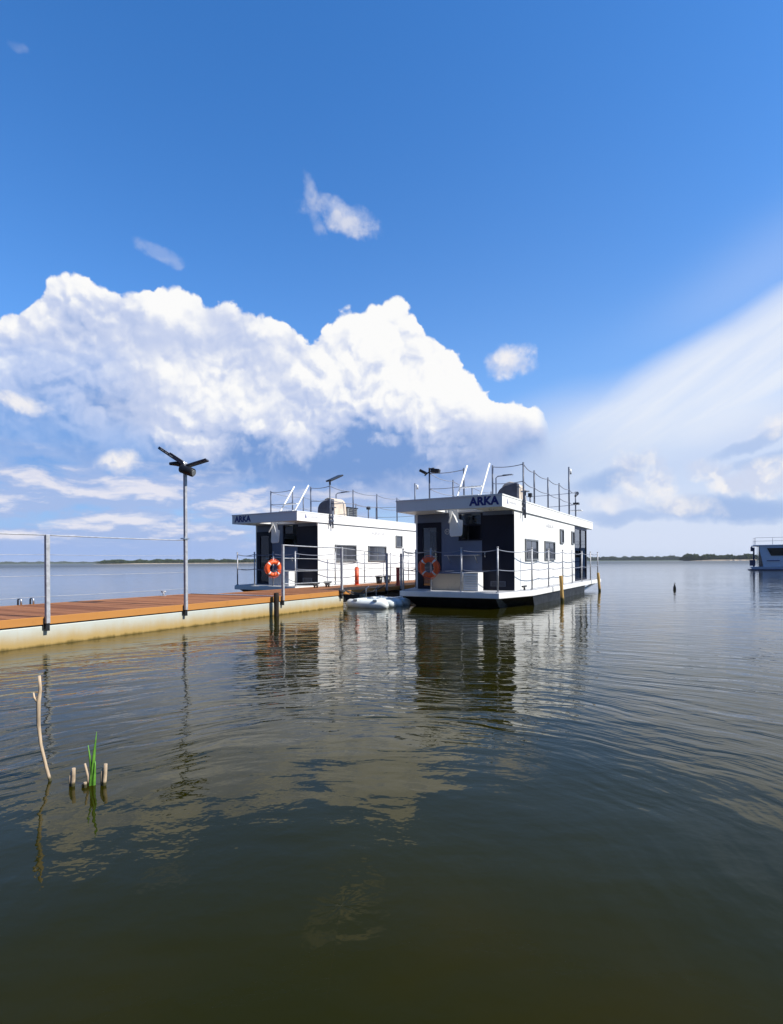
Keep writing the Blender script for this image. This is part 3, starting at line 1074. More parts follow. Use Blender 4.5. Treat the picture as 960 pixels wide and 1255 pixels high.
    for line in (sp, pp, [(-1.42, 1.85), (-0.22, 1.80)], [(0.70, 1.80), (rx + 0.04, 1.78)]):
        for z, dr_ in ((TOPZ - 0.05, 0.07), (RT + 0.55, 0.05)):
            m = MB()
            for p, q in zip(line, line[1:]):
                m.tube(sag((*p, z), (*q, z), dr_ * (0.6 if abs(p[1] - q[1]) < 0.3 else 1)), 0.013, 6)
            m.build('railing_rope', M['rope'], b)
    m = MB()
    for z in (TOPZ - 0.05, RT + 0.55):
        m.tube(sag((1.50, 9.63, z), (-1.50, 9.6, z), 0.05), 0.013, 6)
    m.build('railing_rope', M['rope'], b)

    # tall anchor-light mast, short stern mast with horns, floodlights
    ms_ = empty('mast')
    ms_.parent = b
    m = MB()
    m.cyl(1.50, 8.41, RT - 0.002, 5.0, 0.032)
    m.build('pole', M['post'], ms_)
    m = MB()
    m.tube([(1.50, 8.41, 4.94), (1.50, 8.60, 4.95)], 0.018, 6)
    m.cyl(1.50, 8.64, 4.74, 4.95, 0.055)
    m.build('lamp', M['lens'], ms_)
    ms_ = empty('mast')
    ms_.parent = b
    m = MB()
    m.cyl(1.50, 9.63, RT - 0.002, 4.15, 0.028)
    m.build('pole', M['post'], ms_)
    m = MB()
    m.box(1.40, 1.62, 9.60, 9.84, 3.62, 3.70)
    m.build('horn', M['black'], ms_)
    m = MB()
    m.tube([(1.5, 9.60, 3.97), (1.5, 9.75, 4.01), (1.5, 9.95, 4.12)], [0.045, 0.04, 0.08])
    m.build('horn', M['black'], ms_)
    m = MB()
    m.prof_y([(1.25, 3.36), (1.75, 3.36), (1.70, 3.40), (1.30, 3.40)], 9.62, 9.98)
    m.build('signal_plate', M['white'], ms_)
    ms_ = empty('signal_pole')
    ms_.parent = b
    m = MB()
    m.cyl(0.75, 5.6, RT - 0.002, 3.70, 0.028)
    m.build('pole', M['post'], ms_)
    m = MB()
    m.box(0.69, 0.81, 5.52, 5.68, 3.58, 3.72)
    m.build('lamp', M['black'], ms_, 0.01)
    ms_ = empty('lamp_arm')
    ms_.parent = b
    m = MB()
    m.tube([(-0.1, 4.4, RT), (-0.1, 4.4, 4.18), (-0.05, 4.45, 4.24), (0.30, 4.55, 4.27)], 0.022, 8)
    m.build('pole', M['post'], ms_)
    m = MB()
    m.box(0.12, 0.45, 4.45, 4.62, 4.26, 4.285)
    m.build('lamp', M['post'], ms_)

    # canvas-covered helm
    HY = -0.42 if arka < 0 else 0.0
    hm = empty('helm_cover')
    hm.parent = b
    m = MB()
    arch = [(0.42, RT)] + [(0.42 + 0.66 * (1 - math.cos(t)) / 1.0 * 0.5 * 2 * 0.5, RT + 0.28 + 0.34 * math.sin(t)) for t in (0, .35, .7, 1.05, 1.4)] + [(1.06, 3.76), (1.10, 3.74), (1.10, RT)]
    m.prof_y(arch, 2.95 + HY, 3.16 + HY)
    m.build('windshield_cover', M['dark_canvas'], hm, 0.03)
    m = MB()
    arc2 = [(0.50, RT), (0.50, 3.55)] + [(0.78 - 0.28 * math.cos(t), 3.60 + 0.24 * math.sin(t)) for t in (.5, 1.0, 1.57, 2.1, 2.6)] + [(1.08, 3.60), (1.12, RT)]
    m.prof_y(arc2, 3.162 + HY, 3.95 + HY)
    m.build('seat_cover', M['beige'], hm, 0.03)

    # bow and side railing
    bow = [(-1.42, 0.08), (-0.53, 0.08), (0.40, 0.08), (1.44, 0.08)]
    sid = [(1.88, 1.76), (1.88, 3.65), (1.88, 5.59), (1.88, 7.1), (1.88, 8.9), (1.88, 10.7), (1.88, 12.45)]
    prs = [(-1.88, 1.76), (-1.88, 3.65), (-1.88, 5.59), (-1.88, 7.4), (-1.88, 9.3), (-1.88, 12.45)]
    for px, py in bow + sid + prs:
        m = MB()
        m.cyl(px, py, ZT - 0.002, 1.66, 0.024)
        m.cyl(px, py, 1.655, 1.68, 0.030)
        m.cyl(px, py, ZT - 0.001, ZT + 0.015, 0.055)
        m.build('railing_post', M['galv'], b)
    for line in ([bow[3]] + sid, [bow[0]] + prs, [bow[0], bow[1], bow[2]], [bow[2], bow[3]]):
        for z, dr_ in ((1.60, 0.06), (1.06, 0.04)):
            m = MB()
            for p, q in zip(line, line[1:]):
                m.tube(sag((*p, z), (*q, z), dr_), 0.013, 6)
            m.build('railing_rope', M['rope'], b)
    # deck gear
    m = MB()
    m.tube([(1.72, 1.55, ZT), (1.72, 1.55, ZT + 0.10)], 0.03)
    m.tube([(1.72, 1.36, ZT + 0.11), (1.72, 1.74, ZT + 0.11)], 0.028)
    m.build('cleat', M['black'], b)
    return b


BR = houseboat(1.533, 15.387, 29.94, 'white flat-roofed houseboat beyond the dock, name lettered at right end of its roof edge', 0.67)
BL = houseboat(-4.60, 19.93, 32.0, 'white flat-roofed houseboat behind the wooden dock, name lettered at left end of its roof edge', -1.47)
bpy.context.view_layer.update()


def on(boat, x, y, z):
    return boat.matrix_basis @ Vector((x, y, z))


# ------------------------------------------------------------------ things on the houseboats
def lifebuoy(loc, rz, tilt, label):
    o = empty('lifebuoy', loc, rz)
    o.rotation_euler = (tilt, 0, rz)
    tag(o, label, 'lifebuoy', 'orange lifebuoys hung on the railings')
    m = MB()
    m.torus(0.225, 0.075, 48, 14, squash=0.8)
    m.build('ring', M['orange'], o)
    for k in range(4):
        m = MB()
        a = 0.125 + k * 0.25
        m.torus(0.225, 0.0785, 6, 14, arc=(a - 0.016, a + 0.016), squash=0.81)
        m.build('band', M['band'], o)
    m = MB()
    pts = []
    for i in range(49):
        t = i / 48
        bulge = abs(math.sin(4 * math.pi * (t - 0.125)))
        a = 2 * math.pi * t
        rr = 0.305 + 0.03 * bulge
        pts.append((rr * math.cos(a), -0.01, rr * math.sin(a)))
    m.tube(pts, 0.009, 6)
    m.build('grab_rope', M['orange'], o)
    return o


lifebuoy(on(BR, -0.53, -0.03, 1.13), -R(29.94), R(4), 'orange lifebuoy with white bands on the bow railing of the right houseboat')
lifebuoy(on(BL, 0.53, -0.04, 1.08), -R(29.94) + R(66), R(4), 'orange lifebuoy hung beside the dock railing, before the left houseboat')


def bench(boat, label):
    o = empty('storage_bench', on(boat, -0.28, 0.78, ZT), boat.rotation_euler.z)
    tag(o, label, 'bench', 'pale boxes on the houseboat bows')
    m = MB()
    m.box(-0.44, 0.44, -0.22, 0.22, 0.0, 0.48)
    m.build('box', M['bench'], o, 0.006)
    m = MB()
    m.box(-0.46, 0.46, -0.24, 0.24, 0.482, 0.515)
    m.build('lid', M['slate'], o, 0.006)
    m = MB()
    m.box(-0.46, -0.442, -0.23, 0.23, 0.0, 0.48).box(0.442, 0.46, -0.23, 0.23, 0.0, 0.48)
    m.build('side_panel', M['alu'], o)


def louvre(boat, x, w, label):
    o = empty('louvered_cabinet', on(boat, x, 0.70, ZT), boat.rotation_euler.z)
    tag(o, label, 'cabinet', 'white louvered cabinets on the houseboat bows')
    m = MB()
    m.box(-w / 2, w / 2, -0.15, 0.2, 0.0, 0.50)
    m.box(-w / 2 - 0.02, -w / 2, -0.19, 0.2, 0.0, 0.52).box(w / 2, w / 2 + 0.02, -0.19, 0.2, 0.0, 0.52).box(-w / 2, w / 2, -0.19, 0.2, 0.502, 0.52)
    m.build('cabinet_box', M['white'], o)
    for k in range(7):
        m = MB()
        z = 0.02 + k * 0.068
        m.hexa([(-w / 2, -0.20, z), (w / 2, -0.20, z), (w / 2, -0.153, z + 0.03), (-w / 2, -0.153, z + 0.03),
                (-w / 2, -0.20, z + 0.012), (w / 2, -0.20, z + 0.012), (w / 2, -0.153, z + 0.062), (-w / 2, -0.153, z + 0.062)])
        m.build('slat', M['white'], o)


bench(BR, 'pale wooden bench box below the metal shelf on the right houseboat')
louvre(BR, 0.50, 0.40, 'small white louvered cabinet beside the wooden bench box')
louvre(BL, 0.25, 0.95, 'wide white slatted cabinet behind the dock railing on the left houseboat')

# dark ventilation box on the left houseboat's roof
m = MB()
o = empty('ventilation_box', on(BL, 0.85, 3.95, RT), BL.rotation_euler.z)
tag(o, 'dark grey box on the roof behind the beige canvas cover', 'box')
m.box(-0.22, 0.25, -0.35, 0.32, 0.0, 0.42)
m.build('housing', M['frame'], o, 0.01)
m = MB()
m.box(-0.25, 0.28, -0.38, 0.35, 0.421, 0.46)
m.build('lid', M['black'], o, 0.01)
m = MB()
for k in range(5):
    m.box(0.252, 0.262, -0.28, 0.25, 0.06 + k * 0.07, 0.09 + k * 0.07)
m.build('grille', M['black'], o)

# lamps mounted on the railings
def floodlight(loc, rz, label):
    o = empty('floodlight', loc, rz)
    tag(o, label, 'floodlight')
    m = MB()
    m.tube([(0, 0, -0.04), (0, 0, 0.10)], 0.03)
    m.tube([(0, 0, 0.06), (0.16, 0, 0.08)], 0.025).tube([(0, 0, -0.02), (-0.16, 0, -0.14)], 0.022)
    m.build('bracket', M['black'], o)
    m = MB()
    m.box(0.06, 0.34, -0.10, 0.10, -0.05, 0.08, Matrix.Rotation(R(8), 4, 'Y'))
    m.build('lamp_head', M['black'], o, 0.015)
    m = MB()
    m.box(-0.32, -0.08, -0.09, 0.09, -0.06, 0.03, Matrix.Translation((-0.02, 0, -0.10)) @ Matrix.Rotation(R(28), 4, 'Y'))
    m.build('lamp_head', M['black'], o, 0.015)


floodlight(on(BR, -1.42, 1.85, TOPZ + 0.02), -R(20), 'black twin floodlight on the front corner post of the right roof railing')
o = empty('solar_lamp', on(BL, 1.64, 1.78, TOPZ), BL.rotation_euler.z)
tag(o, 'dark tilted solar lamp on the left roof railing beside the beige cover', 'lamp')
m = MB()
m.cyl(0, 0, 0.002, 0.14, 0.035)
m.build('socket', M['black'], o)
m = MB()
m.box(-0.13, 0.13, -0.10, 0.72, -0.03, 0.03, Matrix.Translation((0, 0, 0.16)) @ Matrix.Rotation(R(22), 4, 'X'))
m.build('lamp_head', M['black'], o, 0.02)

# ------------------------------------------------------------------ dock
DO = Vector((-5.81, 8.22, 0))          # a point of its near edge at the water
DYAW = 29.0
DRZ = -R(DYAW)
DZ = 0.455
dock_m = Matrix.Translation(DO) @ Matrix.Rotation(DRZ, 4, 'Z')


def dk(x, y, z):
    return dock_m @ Vector((x, y, z))


def boards(m, x0, x1, y0, y1, z0, z1, pitch=0.145, gap=0.012):
    n = max(1, round((y1 - y0) / pitch))
    p = (y1 - y0) / n
    for i in range(n):
        m.box(x0, x1, y0 + i * p + gap / 2, y0 + (i + 1) * p - gap / 2, z0, z1 + random.uniform(-0.0015, 0.0015))


def dock_section(y0, y1, w, label, hull, hull_y1=None, posts=(), rails=(), rail_mat='galv', topr=0.011):
    o = empty('dock_section', dk(0, y0, 0), DRZ)
    tag(o, label, 'dock', 'sections of the floating dock')
    L = y1 - y0
    m = MB()
    boards(m, -w, -0.045, 0.0, L, DZ - 0.03, DZ)
    m.build('deck_boards', M['deckwood'], o)
    m = MB()
    m.box(-0.043, -0.001, 0, L, DZ - 0.12, DZ + 0.004)
    m.box(-w - 0.043, -w - 0.002, 0, L, DZ - 0.12, DZ + 0.004)
    m.build('fascia_board', M['fascia'], o, 0.004)
    m = MB()
    m.box(-w + 0.1, -0.1, 0.03, L - 0.03, DZ - 0.12, DZ - 0.032)
    m.build('joist_frame', M['black'], o)
    hl = (hull_y1 - y0) if hull_y1 else L
    m = MB()
    if hull == 'white':
        m.box(-w, -0.022, 0.002, hl - 0.002, -0.35, DZ - 0.135)
        m.build('float', M['pontoon'], o, 0.02)
    else:
        yy = 0.4
        while yy + 1.2 < L:
            m.box(-w + 0.25, -0.35, yy, yy + 1.2, -0.3, 0.22)
            yy += 1.7
        m.build('float', M['black'], o, 0.03)
    for yp, zt in posts:
        yy = yp - y0
        m = MB()
        m.box(0.006, 0.066, yy - 0.03, yy + 0.03, DZ - 0.10, zt)
        ps = m.build('railing_post', M['galv'], o, 0.004)
        m = MB()
        m.box(-0.0005, 0.0055, yy - 0.05, yy + 0.05, DZ - 0.19, DZ - 0.02)
        m.box(0.01, 0.05, yy - 0.028, yy + 0.028, DZ - 0.22, DZ - 0.105)
        m.build('bracket', M['black'], ps)
    for ya, yb, za, zb, r in rails:
        m = MB()
        m.tube(sag((0.036, ya - y0, za), (0.036, yb - y0, zb), 0.006), r, 6)
        m.build('rail' if r > 0.008 else 'rail_wire', M[rail_mat], o)
    return o


ra = []
for z, r in ((1.752, 0.011), (1.44, 0.004), (1.11, 0.004), (0.78, 0.004)):
    ra += [(-3.6, 0.67, z, z, r), (0.67, 3.38, z, z, r)]
dock_section(-5.0, 6.245, 3.0, 'long near section of the wooden dock with stained white float and tall lamp post', 'white', None, ((-2.2, 1.75), (0.67, 1.76), (3.38, 1.80)), ra)
rb = [(6.35, 8.95, 1.725, 1.70, 0.018), (8.95, 11.6, 1.70, 1.56, 0.010)]
for z in (1.40, 1.08, 0.76):
    rb += [(6.35, 8.95, z, z - 0.02, 0.010 if z > 1 else 0.012), (8.95, 11.6, z - 0.02, z - 0.06, 0.005)]
dock_section(6.260, 11.66, 2.35, 'short middle section of the wooden dock with three railing posts', 'white', 9.12, ((6.36, 1.74), (8.95, 1.73), (11.6, 1.58)), rb)
rc = []
for z in (1.50, 1.05):
    rc += [(12.6, 15.2, z, z, 0.008), (15.2, 17.8, z, z, 0.008), (17.8, 20.4, z, z, 0.008)]
dock_section(11.70, 21.5, 2.2, 'far section of the wooden dock running between the two houseboats', 'black', None, ((12.6, 1.58), (15.2, 1.58), (17.8, 1.58), (20.4, 1.58)), rc)

# white leg under the overhanging middle section
m = MB()
m.box(-0.07, 0.07, -0.05, 0.05, -0.4, DZ - 0.125)
o = m.build('support_leg', M['plastic'])
o.matrix_basis = dock_m @ Matrix.Translation((-0.14, 10.35, 0))
tag(o, 'short white support leg under the dock deck by the white float', 'post')

# pale strip over the joint between two sections
m = MB()
m.box(-3.0, -0.03, 6.14, 6.30, DZ + 0.006, DZ + 0.016)
o = m.build('joint_cover', M['alu'])
o.matrix_basis = dock_m
tag(o, 'pale metal strip lying across the wooden dock over its joint', 'cover strip')

# tall solar street lamp on the dock
o = empty('street_lamp', dk(0.036, 3.38, 1.80), DRZ)
tag(o, 'tall grey lamp post on the dock with black solar panel head', 'lamp post')
m = MB()
m.box(-0.028, 0.028, -0.028, 0.028, 0.0, 1.46)
m.cyl(0, 0, 1.46, 1.52, 0.045)
m.build('pole', M['galv'], o, 0.004)
m = MB()
m.box(-0.075, 0.045, -0.06, 0.06, -0.03, 0.0, None)
m.build('collar', M['alu'], o)
cr = empty('head')
cr.parent = o
cr.location = (0, 0, 1.46)
cr.rotation_euler = (0, 0, R(29))                     # the head faces the lake shore, not along the dock
m = MB()
Mx = Matrix.Translation((-0.02, 0, 0.02)) @ Matrix.Rotation(R(34), 4, 'Y')
w0 = [(-0.60, -0.05), (-0.56, -0.075), (-0.25, -0.10), (0.02, -0.09), (0.02, 0.09), (-0.25, 0.10), (-0.56, 0.075), (-0.60, 0.05)]
m.prism(w0, -0.028, 0.028)
m.box(-0.34, -0.02, -0.085, 0.085, 0.029, 0.052)
bmesh.ops.transform(m.bm, matrix=Mx, verts=m.bm.verts[:])
m.build('solar_panel', M['panelblue'], cr, 0.008)
m = MB()
for k in range(3):
    m.box(-0.53 + k * 0.11, -0.45 + k * 0.11, -0.104 + 0.01 * (2 - k), -0.075, -0.008, 0.010, None)
bmesh.ops.transform(m.bm, matrix=Mx, verts=m.bm.verts[:])
m.build('panel_slot', M['frame'], cr)
m = MB()
m.box(0.05, 0.47, -0.10, 0.10, -0.018, 0.018, Matrix.Translation((0, 0, -0.03)) @ Matrix.Rotation(R(-17), 4, 'Y'))
m.build('solar_panel', M['panelblue'], cr, 0.006)
m = MB()
m.tube([(-0.06, -0.03, -0.06), (0.20, -0.10, -0.17)], [0.095, 0.085], 16)
m.box(-0.07, 0.07, -0.07, 0.07, -0.16, 0.0)
m.build('lamp_head', M['black'], cr, 0.01)
m = MB()
m.tube([(0.19, -0.098, -0.166), (0.215, -0.105, -0.176)], 0.06, 16)
m.build('lens', M['frame'], cr)
m = MB()
m.tube([(-0.02, -0.03, -0.03), (-0.02, -0.03, 0.075)], 0.042, 12)
m.build('joint', M['alu'], cr)
m = MB()
m.tube([(-0.02, -0.02, 0.0), (-0.18, -0.03, 0.03), (-0.30, -0.03, 0.03)], [0.05, 0.045, 0.03], 8)
m.build('sensor', M['black'], cr)


# ------------------------------------------------------------------ piles
def pile(name, x, y, top, r, material, label, lean=(0, 0), cat='pile', group=None):
    m = MB()
    n = 7
    pts = [(x + lean[0] * t, y + lean[1] * t, -0.8 + (top + 0.8) * t) for t in [i / n for i in range(n + 1)]]
    m.tube(pts, [r * (1 + 0.06 * math.sin(i * 2.3)) for i in range(n + 1)], 14)
    o = m.build(name, material, None, 0.006)
    tag(o, label, cat, group)
    return o


g = 'yellow mooring piles by the right houseboat'
pile('mooring_pile', 5.50, 17.71, 0.82, 0.055, M['pile'], 'yellow-brown wooden pile standing in the water before the houseboat side windows', (-0.10, 0), group=g)
pile('mooring_pile', 8.86, 23.46, 0.78, 0.055, M['pile'], 'leaning yellow-brown wooden pile in the water at the houseboat stern', (-0.13, 0.0), group=g)
p = dk(0.13, 6.0, 0)
pile('mooring_pile', p.x, p.y, 0.56, 0.062, M['darkpile'], 'dark wet pile against the joint of two dock sections')
o = M['band']

# ------------------------------------------------------------------ white float of plastic tubes
fl = empty('swim_float', dk(0.30, 8.95, 0), DRZ)
tag(fl, 'white plastic tube float lying in the water beside the dock end', 'float')
for k in range(4):
    m = MB()
    yy = 0.1 + k * 0.44
    pts = [(-0.12, yy, 0.10), (-0.05, yy, 0.10), (0.35, yy, 0.09), (0.75, yy, 0.085), (1.05, yy, 0.08), (1.15, yy, 0.06), (1.2, yy, 0.03)]
    m.tube(pts, [0.10, 0.135, 0.14, 0.14, 0.138, 0.11, 0.05], 14)
    m.build('tube', M['plastic'], fl)
m = MB()
for xx in (0.2, 0.85):
    m.box(xx - 0.07, xx + 0.07, -0.02, 1.55, 0.19, 0.245)
m.build('cross_bar', M['plastic'], fl, 0.01)
m = MB()
for yy in (0.9, 1.5):
    m.tube([(0.0, yy, 0.22), (0.0, yy, 0.50), (0.08, yy + 0.04, 0.56)], 0.014, 6)
m.build('handle', M['alu'], fl)
m = MB()
m.tube(sag((0.0, 0.9, 0.5), (0.05, 1.5, 0.52), 0.12), 0.012, 6)
m.build('strap', M['ropedark'], fl)

# ------------------------------------------------------------------ small things on the dock
def pot(x, y, label):
    o = empty('plant_pot', (x, y, DZ))
    tag(o, label, 'pot', 'black pots on the dock')
    m = MB()
    m.tube([(0, 0, 0.0), (0, 0, 0.02), (0, 0, 0.26)], [0.10, 0.105, 0.14], 18)
    m.build('body', M['black'], o)
    m = MB()
    m.torus(0.145, 0.018, 24, 8, Matrix.Translation((0, 0, 0.265)) @ Matrix.Rotation(R(90), 4, 'X'))
    m.build('rim', M['black'], o)
    m = MB()
    m.cyl(0, 0, 0.22, 0.245, 0.128, 18)
    m.build('soil', M['darkpile'], o)


q = dk(-1.72, 14.1, 0)
pot(q.x, q.y, 'black pot on the dock, the one nearer the orange tube')
q = dk(-1.72, 14.72, 0)
pot(q.x, q.y, 'black pot on the dock, the one farther from the orange tube')
q = dk(-1.75, 12.55, 0)
m = MB()
m.cyl(0, 0, 0, 0.62, 0.075, 18)
m.cyl(0, 0, 0.62, 0.66, 0.06, 18)
m.cyl(0, 0, -0.0, 0.03, 0.11, 18)
o = m.build('bollard', M['tube'])
o.location = (q.x, q.y, DZ)
tag(o, 'orange-red tube standing upright on the dock under the wide windows', 'bollard')
for i, (yy, lb) in enumerate(((10.3, 'black mooring cleat on the dock nearest the dark bow of the left houseboat'), (10.95, 'black mooring cleat on the dock just before the orange tube'))):
    q = dk(-1.9, yy, 0)
    m = MB()
    m.cyl(-0.05, 0, 0, 0.12, 0.03, 10).cyl(0.05, 0, 0, 0.12, 0.03, 10)
    m.tube([(-0.15, 0, 0.17), (-0.10, 0, 0.14), (0.10, 0, 0.14), (0.15, 0, 0.17)], 0.032, 10)
    m.torus(0.07, 0.02, 20, 8, Matrix.Translation((0, 0, 0.08)) @ Matrix.Rotation(R(90), 4, 'X'))
    o = m.build('mooring_cleat', M['ropedark'])
    o.location = (q.x, q.y, DZ)
    o.rotation_euler = (0, 0, DRZ + R(70))
    tag(o, lb, 'cleat', 'black cleats on the dock')
q = dk(-0.25, 12.9, 0)
m = MB()
m.box(-0.05, 0.05, -0.05, 0.05, 0, 0.62)
m.box(-0.08, 0.08, -0.08, 0.08, 0, 0.02).box(-0.055, 0.055, -0.055, 0.055, 0.60, 0.64)
o = m.build('power_post', M['red'], None, 0.008)
o.location = (q.x, q.y, DZ)
o.rotation_euler = (0, 0, DRZ)
tag(o, 'low dark red post on the dock end beside the bow of the right houseboat', 'post')
m = MB()
m.box(-0.17, 0.17, -0.13, 0.13, 0.0, 0.58)
m.box(-0.19, 0.19, -0.15, 0.15, 0.582, 0.62)
o = m.build('waste_bin', M['hull'], None, 0.01)
o.location = on(BR, -1.55, 1.55, ZT)
o.rotation_euler = (0, 0, BR.rotation_euler.z)
tag(o, 'dark box standing on the bow deck left of the glazed door', 'bin')
# black rope heap hanging at the corner post
o = empty('mooring_line', dk(0.04, 9.05, 0), DRZ)
tag(o, 'black mooring line tied low round the dock post and hung along the edge', 'rope')
m = MB()
m.torus(0.075, 0.028, 24, 8, Matrix.Translation((0, -0.10, DZ + 0.0)) @ Matrix.Rotation(R(90), 4, 'X'), squash=1.6)
m.build('coil', M['ropedark'], o)
m = MB()
m.tube(sag((0.06, 0.0, DZ + 0.02), (-0.02, 2.4, DZ + 0.06), 0.16, 16), 0.018, 8)
m.tube(sag((0.06, 0.0, DZ + 0.02), (0.03, 1.1, DZ - 0.02), 0.14, 12), 0.016, 8)
m.build('line', M['ropedark'], o)

# swim ladder handles at the far edge of the dock
o = empty('swim_ladder', dk(-3.07, 1.86, 0), DRZ)
tag(o, 'steel swim ladder with two looped handles at the far dock edge', 'ladder')
for yy in (0.0, 0.24):
    m = MB()
    m.tube([(0.04, yy, DZ), (0.04, yy, DZ + 0.10), (0.01, yy, DZ + 0.13), (-0.05, yy, DZ + 0.13), (-0.08, yy, DZ + 0.10), (-0.08, yy, -0.6)], 0.018, 8)
    m.build('handrail', M['alu'], o)
for k in range(3):
    m = MB()
    m.tube([(-0.08, 0.0, 0.25 - k * 0.28), (-0.08, 0.24, 0.25 - k * 0.28)], 0.016, 8)
    m.build('rung', M['alu'], o)
# small cleat at far edge
q = dk(-2.9, 5.2, 0)
m = MB()
m.cyl(0, 0, 0, 0.11, 0.025, 10)
m.tube([(-0.06, 0, 0.11), (0.06, 0, 0.11)], 0.022, 8)
m.box(-0.05, 0.05, -0.05, 0.05, 0, 0.012)
o = m.build('mooring_cleat', M['galv'])
o.location = (q.x, q.y, DZ)
tag(o, 'small grey cleat at the far dock edge right of the lamp post', 'cleat')

# ------------------------------------------------------------------ reeds and stick in the foreground
m = MB()
pts = [(-2.05, 3.32, -0.25), (-2.05, 3.32, 0.0), (-2.075, 3.32, 0.09), (-2.105, 3.32, 0.22), (-2.118, 3.32, 0.34), (-2.117, 3.32, 0.47), (-2.106, 3.32, 0.55), (-2.112, 3.32, 0.63)]
m.tube(pts, [0.0095, 0.0095, 0.009, 0.009, 0.0105, 0.012, 0.009, 0.008], 10)
m.tube([(-2.113, 3.32, 0.46), (-2.14, 3.315, 0.50), (-2.142, 3.313, 0.53)], [0.009, 0.006, 0.004], 8)
o = m.build('stick', M['straw'])
tag(o, 'tall bare crooked stick standing in the water, left of the green shoots', 'stick')


def stub(x, y, h, r, label, lean=0.0):
    m = MB()
    m.tube([(x, y, -0.2), (x, y, 0.0), (x + lean, y, h * 0.6), (x + lean * 1.5, y, h)], [r, r, r * 0.95, r * 0.85], 10)
    m.tube([(x - r * 1.1, y + 0.004, -0.2), (x - r * 1.5, y + 0.004, h * 0.5), (x - r * 0.7, y + 0.004, h * 0.85)], [r * 0.8, r * 0.8, r * 0.4], 8)
    o = m.build('reed_stub', M['straw'])
    tag(o, label, 'reed stub', 'broken reed stubs in the water')


stub(-1.868, 3.24, 0.105, 0.011, 'broken pale reed stub nearest the crooked stick', 0.004)
stub(-1.785, 3.22, 0.030, 0.010, 'very short reed stub, only its tip above the water')
stub(-1.690, 3.25, 0.125, 0.011, 'broken pale reed stub on the far side of the green shoots', 0.006)


def blade(m, x, y, h, w, lean, twist):
    n = 8
    L, Rr = [], []
    for i in range(n + 1):
        t = i / n
        wd = w * (0.55 + 1.4 * t * (1 - t)) * (1 - t ** 5)
        cx = x + lean * t * t
        a = twist + t * 0.5
        L.append(m.bm.verts.new((cx - wd * math.cos(a), y - wd * math.sin(a), -0.12 + (h + 0.12) * t)))
        Rr.append(m.bm.verts.new((cx + wd * math.cos(a), y + wd * math.sin(a) + 0.002, -0.12 + (h + 0.12) * t)))
    mid = [m.bm.verts.new(((a.co.x + b.co.x) / 2, (a.co.y + b.co.y) / 2 - 0.004, a.co.z)) for a, b in zip(L, Rr)]
    for i in range(n):
        for p, q in ((L, mid), (mid, Rr)):
            f = m.bm.faces.new((p[i], q[i], q[i + 1], p[i + 1]))
            f.smooth = True


o = empty('reed_shoot', (-1.765, 3.25, 0))
tag(o, 'fresh green reed shoot with pointed leaves between the broken stubs', 'reed')
for xx, h, w, le, tw in ((0.0, 0.315, 0.011, 0.033, 0.3), (0.006, 0.235, 0.009, -0.024, -0.4), (-0.006, 0.125, 0.012, 0.012, 0.8), (0.012, 0.14, 0.009, 0.012, 0.1)):
    m = MB()
    blade(m, xx, 0.004 * len(m.bm.verts), h, w, le, tw)
    b_ = m.build('leaf', M['reed'], o)
    s_ = b_.modifiers.new('thick', 'SOLIDIFY')
    s_.thickness = 0.0012
m = MB()
m.tube([(-0.012, 0.0, -0.1), (-0.02, 0.0, 0.05), (-0.038, 0, 0.128)], [0.008, 0.007, 0.006], 8)
m.build('dry_stem', M['straw'], o)

# ------------------------------------------------------------------ buoy
o = empty('buoy', (12.45, 24.41, 0))
tag(o, 'small black cone buoy floating alone on the open lake', 'buoy')
m = MB()
m.tube([(0, 0, -0.1), (0, 0, 0.02), (0, 0, 0.10), (0, 0, 0.19), (0, 0, 0.25)], [0.04, 0.062, 0.058, 0.028, 0.022], 14)
m.build('body', M['black'], o)
m = MB()
m.torus(0.03, 0.010, 14, 6, Matrix.Translation((0, 0, 0.265)))
m.build('eye', M['black'], o)

# ------------------------------------------------------------------ third houseboat, far right
fb = empty('houseboat', (43.45, 66.6, 0), -R(30))
tag(fb, 'distant pale blue houseboat with long dark window and thin roof railing', 'houseboat')
m = MB()
m.hexa([(0.5, 0.3, -0.4), (13.8, 0.3, -0.4), (13.8, 4.0, -0.4), (0.5, 4.0, -0.4), (-0.2, 0.0, 0.42), (14.2, 0.0, 0.42), (14.2, 4.3, 0.42), (-0.2, 4.3, 0.42)])
m.build('hull', M['farblue'], fb, 0.04)
m = MB()
m.box(-0.4, 14.25, -0.05, 4.35, 0.02, 0.14)
m.build('rubbing_strake', M['farnavy'], fb)
m = MB()
m.hexa([(1.0, 0.05, 0.42), (14.0, 0.05, 0.42), (14.0, 4.2, 0.42), (1.0, 4.2, 0.42), (0.55, 0.12, 2.92), (14.0, 0.12, 2.92), (14.0, 4.15, 2.92), (0.55, 4.15, 2.92)])
m.build('cabin', M['farblue'], fb, 0.05)
m = MB()
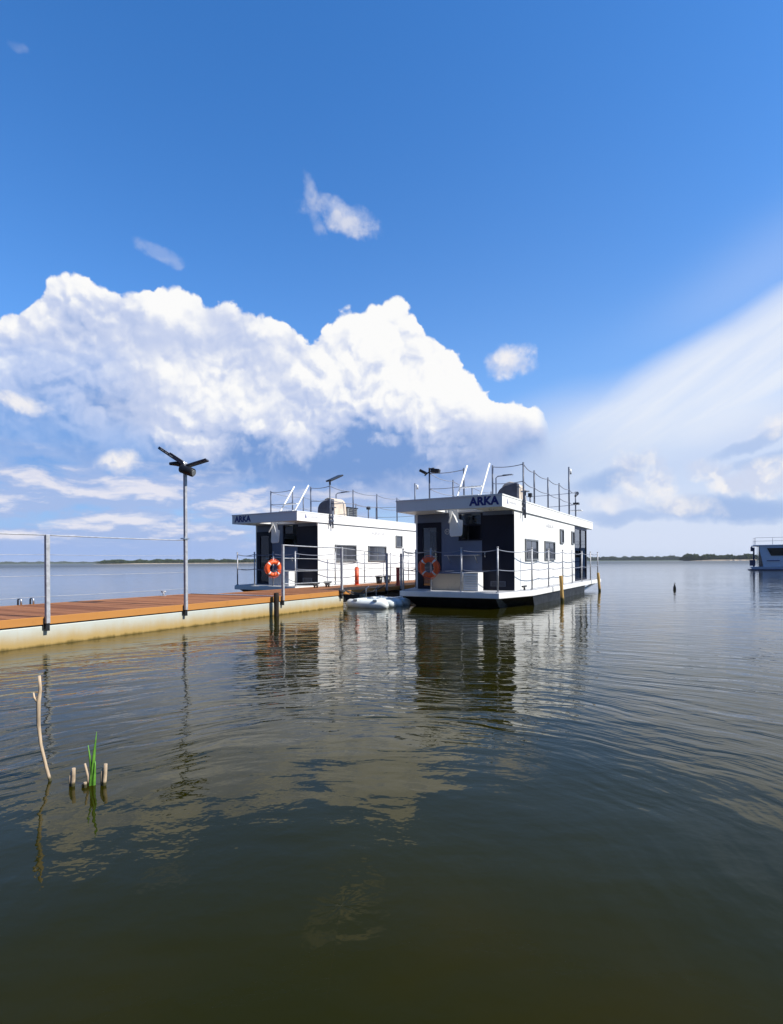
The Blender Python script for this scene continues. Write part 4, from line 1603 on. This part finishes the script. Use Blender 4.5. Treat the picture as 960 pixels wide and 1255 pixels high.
m.hexa([(1.75, 0.04, 1.75), (13.0, 0.04, 1.75), (13.0, 0.2, 1.75), (1.75, 0.2, 1.75), (1.35, 0.0, 2.66), (13.0, 0.0, 2.66), (13.0, 0.2, 2.66), (1.35, 0.2, 2.66)])
m.build('window', M['black'], fb)
m = MB()
m.box(0.0, 14.1, 0.0, 4.3, 2.925, 3.05)
m.build('roof', M['farblue'], fb, 0.03)
m = MB()
m.box(0.55, 0.95, 0.3, 4.0, 0.45, 2.85)
m.build('stern_glazing', M['pane'], fb)
m = MB()
m.tube([(0.05, 0.3, 0.42), (0.05, 0.3, 2.6), (-0.25, 0.3, 2.8)], 0.09, 8)
m.box(-0.35, 0.2, 0.2, 1.2, 0.55, 1.25).box(-0.25, 0.15, 0.4, 1.0, 2.3, 2.75)
m.build('outboard_gear', M['farnavy'], fb)
m = MB()
m.box(1.35, 2.6, -0.0, 0.06, 1.12, 1.2)
m.build('script_line', M['letter'], fb)
for k in range(9):
    m = MB()
    m.tube([(0.2 + k * 1.72, 0.15, 3.05), (0.2 + k * 1.72, 0.15, 3.92)], 0.022, 6)
    m.build('railing_post', M['galv'], fb)
for k in range(2):
    m = MB()
    m.tube([(0.2, 1.5 + k * 2.5, 3.05), (0.2, 1.5 + k * 2.5, 3.92)], 0.022, 6)
    m.build('railing_post', M['galv'], fb)
for z in (3.9, 3.5):
    m = MB()
    m.tube([(14.0, 0.15, z), (0.2, 0.15, z), (0.2, 4.0, z)], 0.02, 6)
    m.build('railing_bar', M['galv'], fb)


# ------------------------------------------------------------------ haze over the lake
hz_m = bpy.data.materials.new('lake_haze')
hz_m.use_nodes = True
hz_m.node_tree.nodes.clear()
_o = hz_m.node_tree.nodes.new('ShaderNodeOutputMaterial')
_v = hz_m.node_tree.nodes.new('ShaderNodeVolumePrincipled')
_v.inputs['Color'].default_value = (0.80, 0.88, 1.0, 1)
_v.inputs['Density'].default_value = 0.00012
hz_m.node_tree.links.new(_v.outputs[0], _o.inputs['Volume'])
m = MB()
m.box(-5200, 5200, -5200, 5200, -1.6, 18.0)
o = m.build('haze', hz_m)
tag(o, kind='stuff')
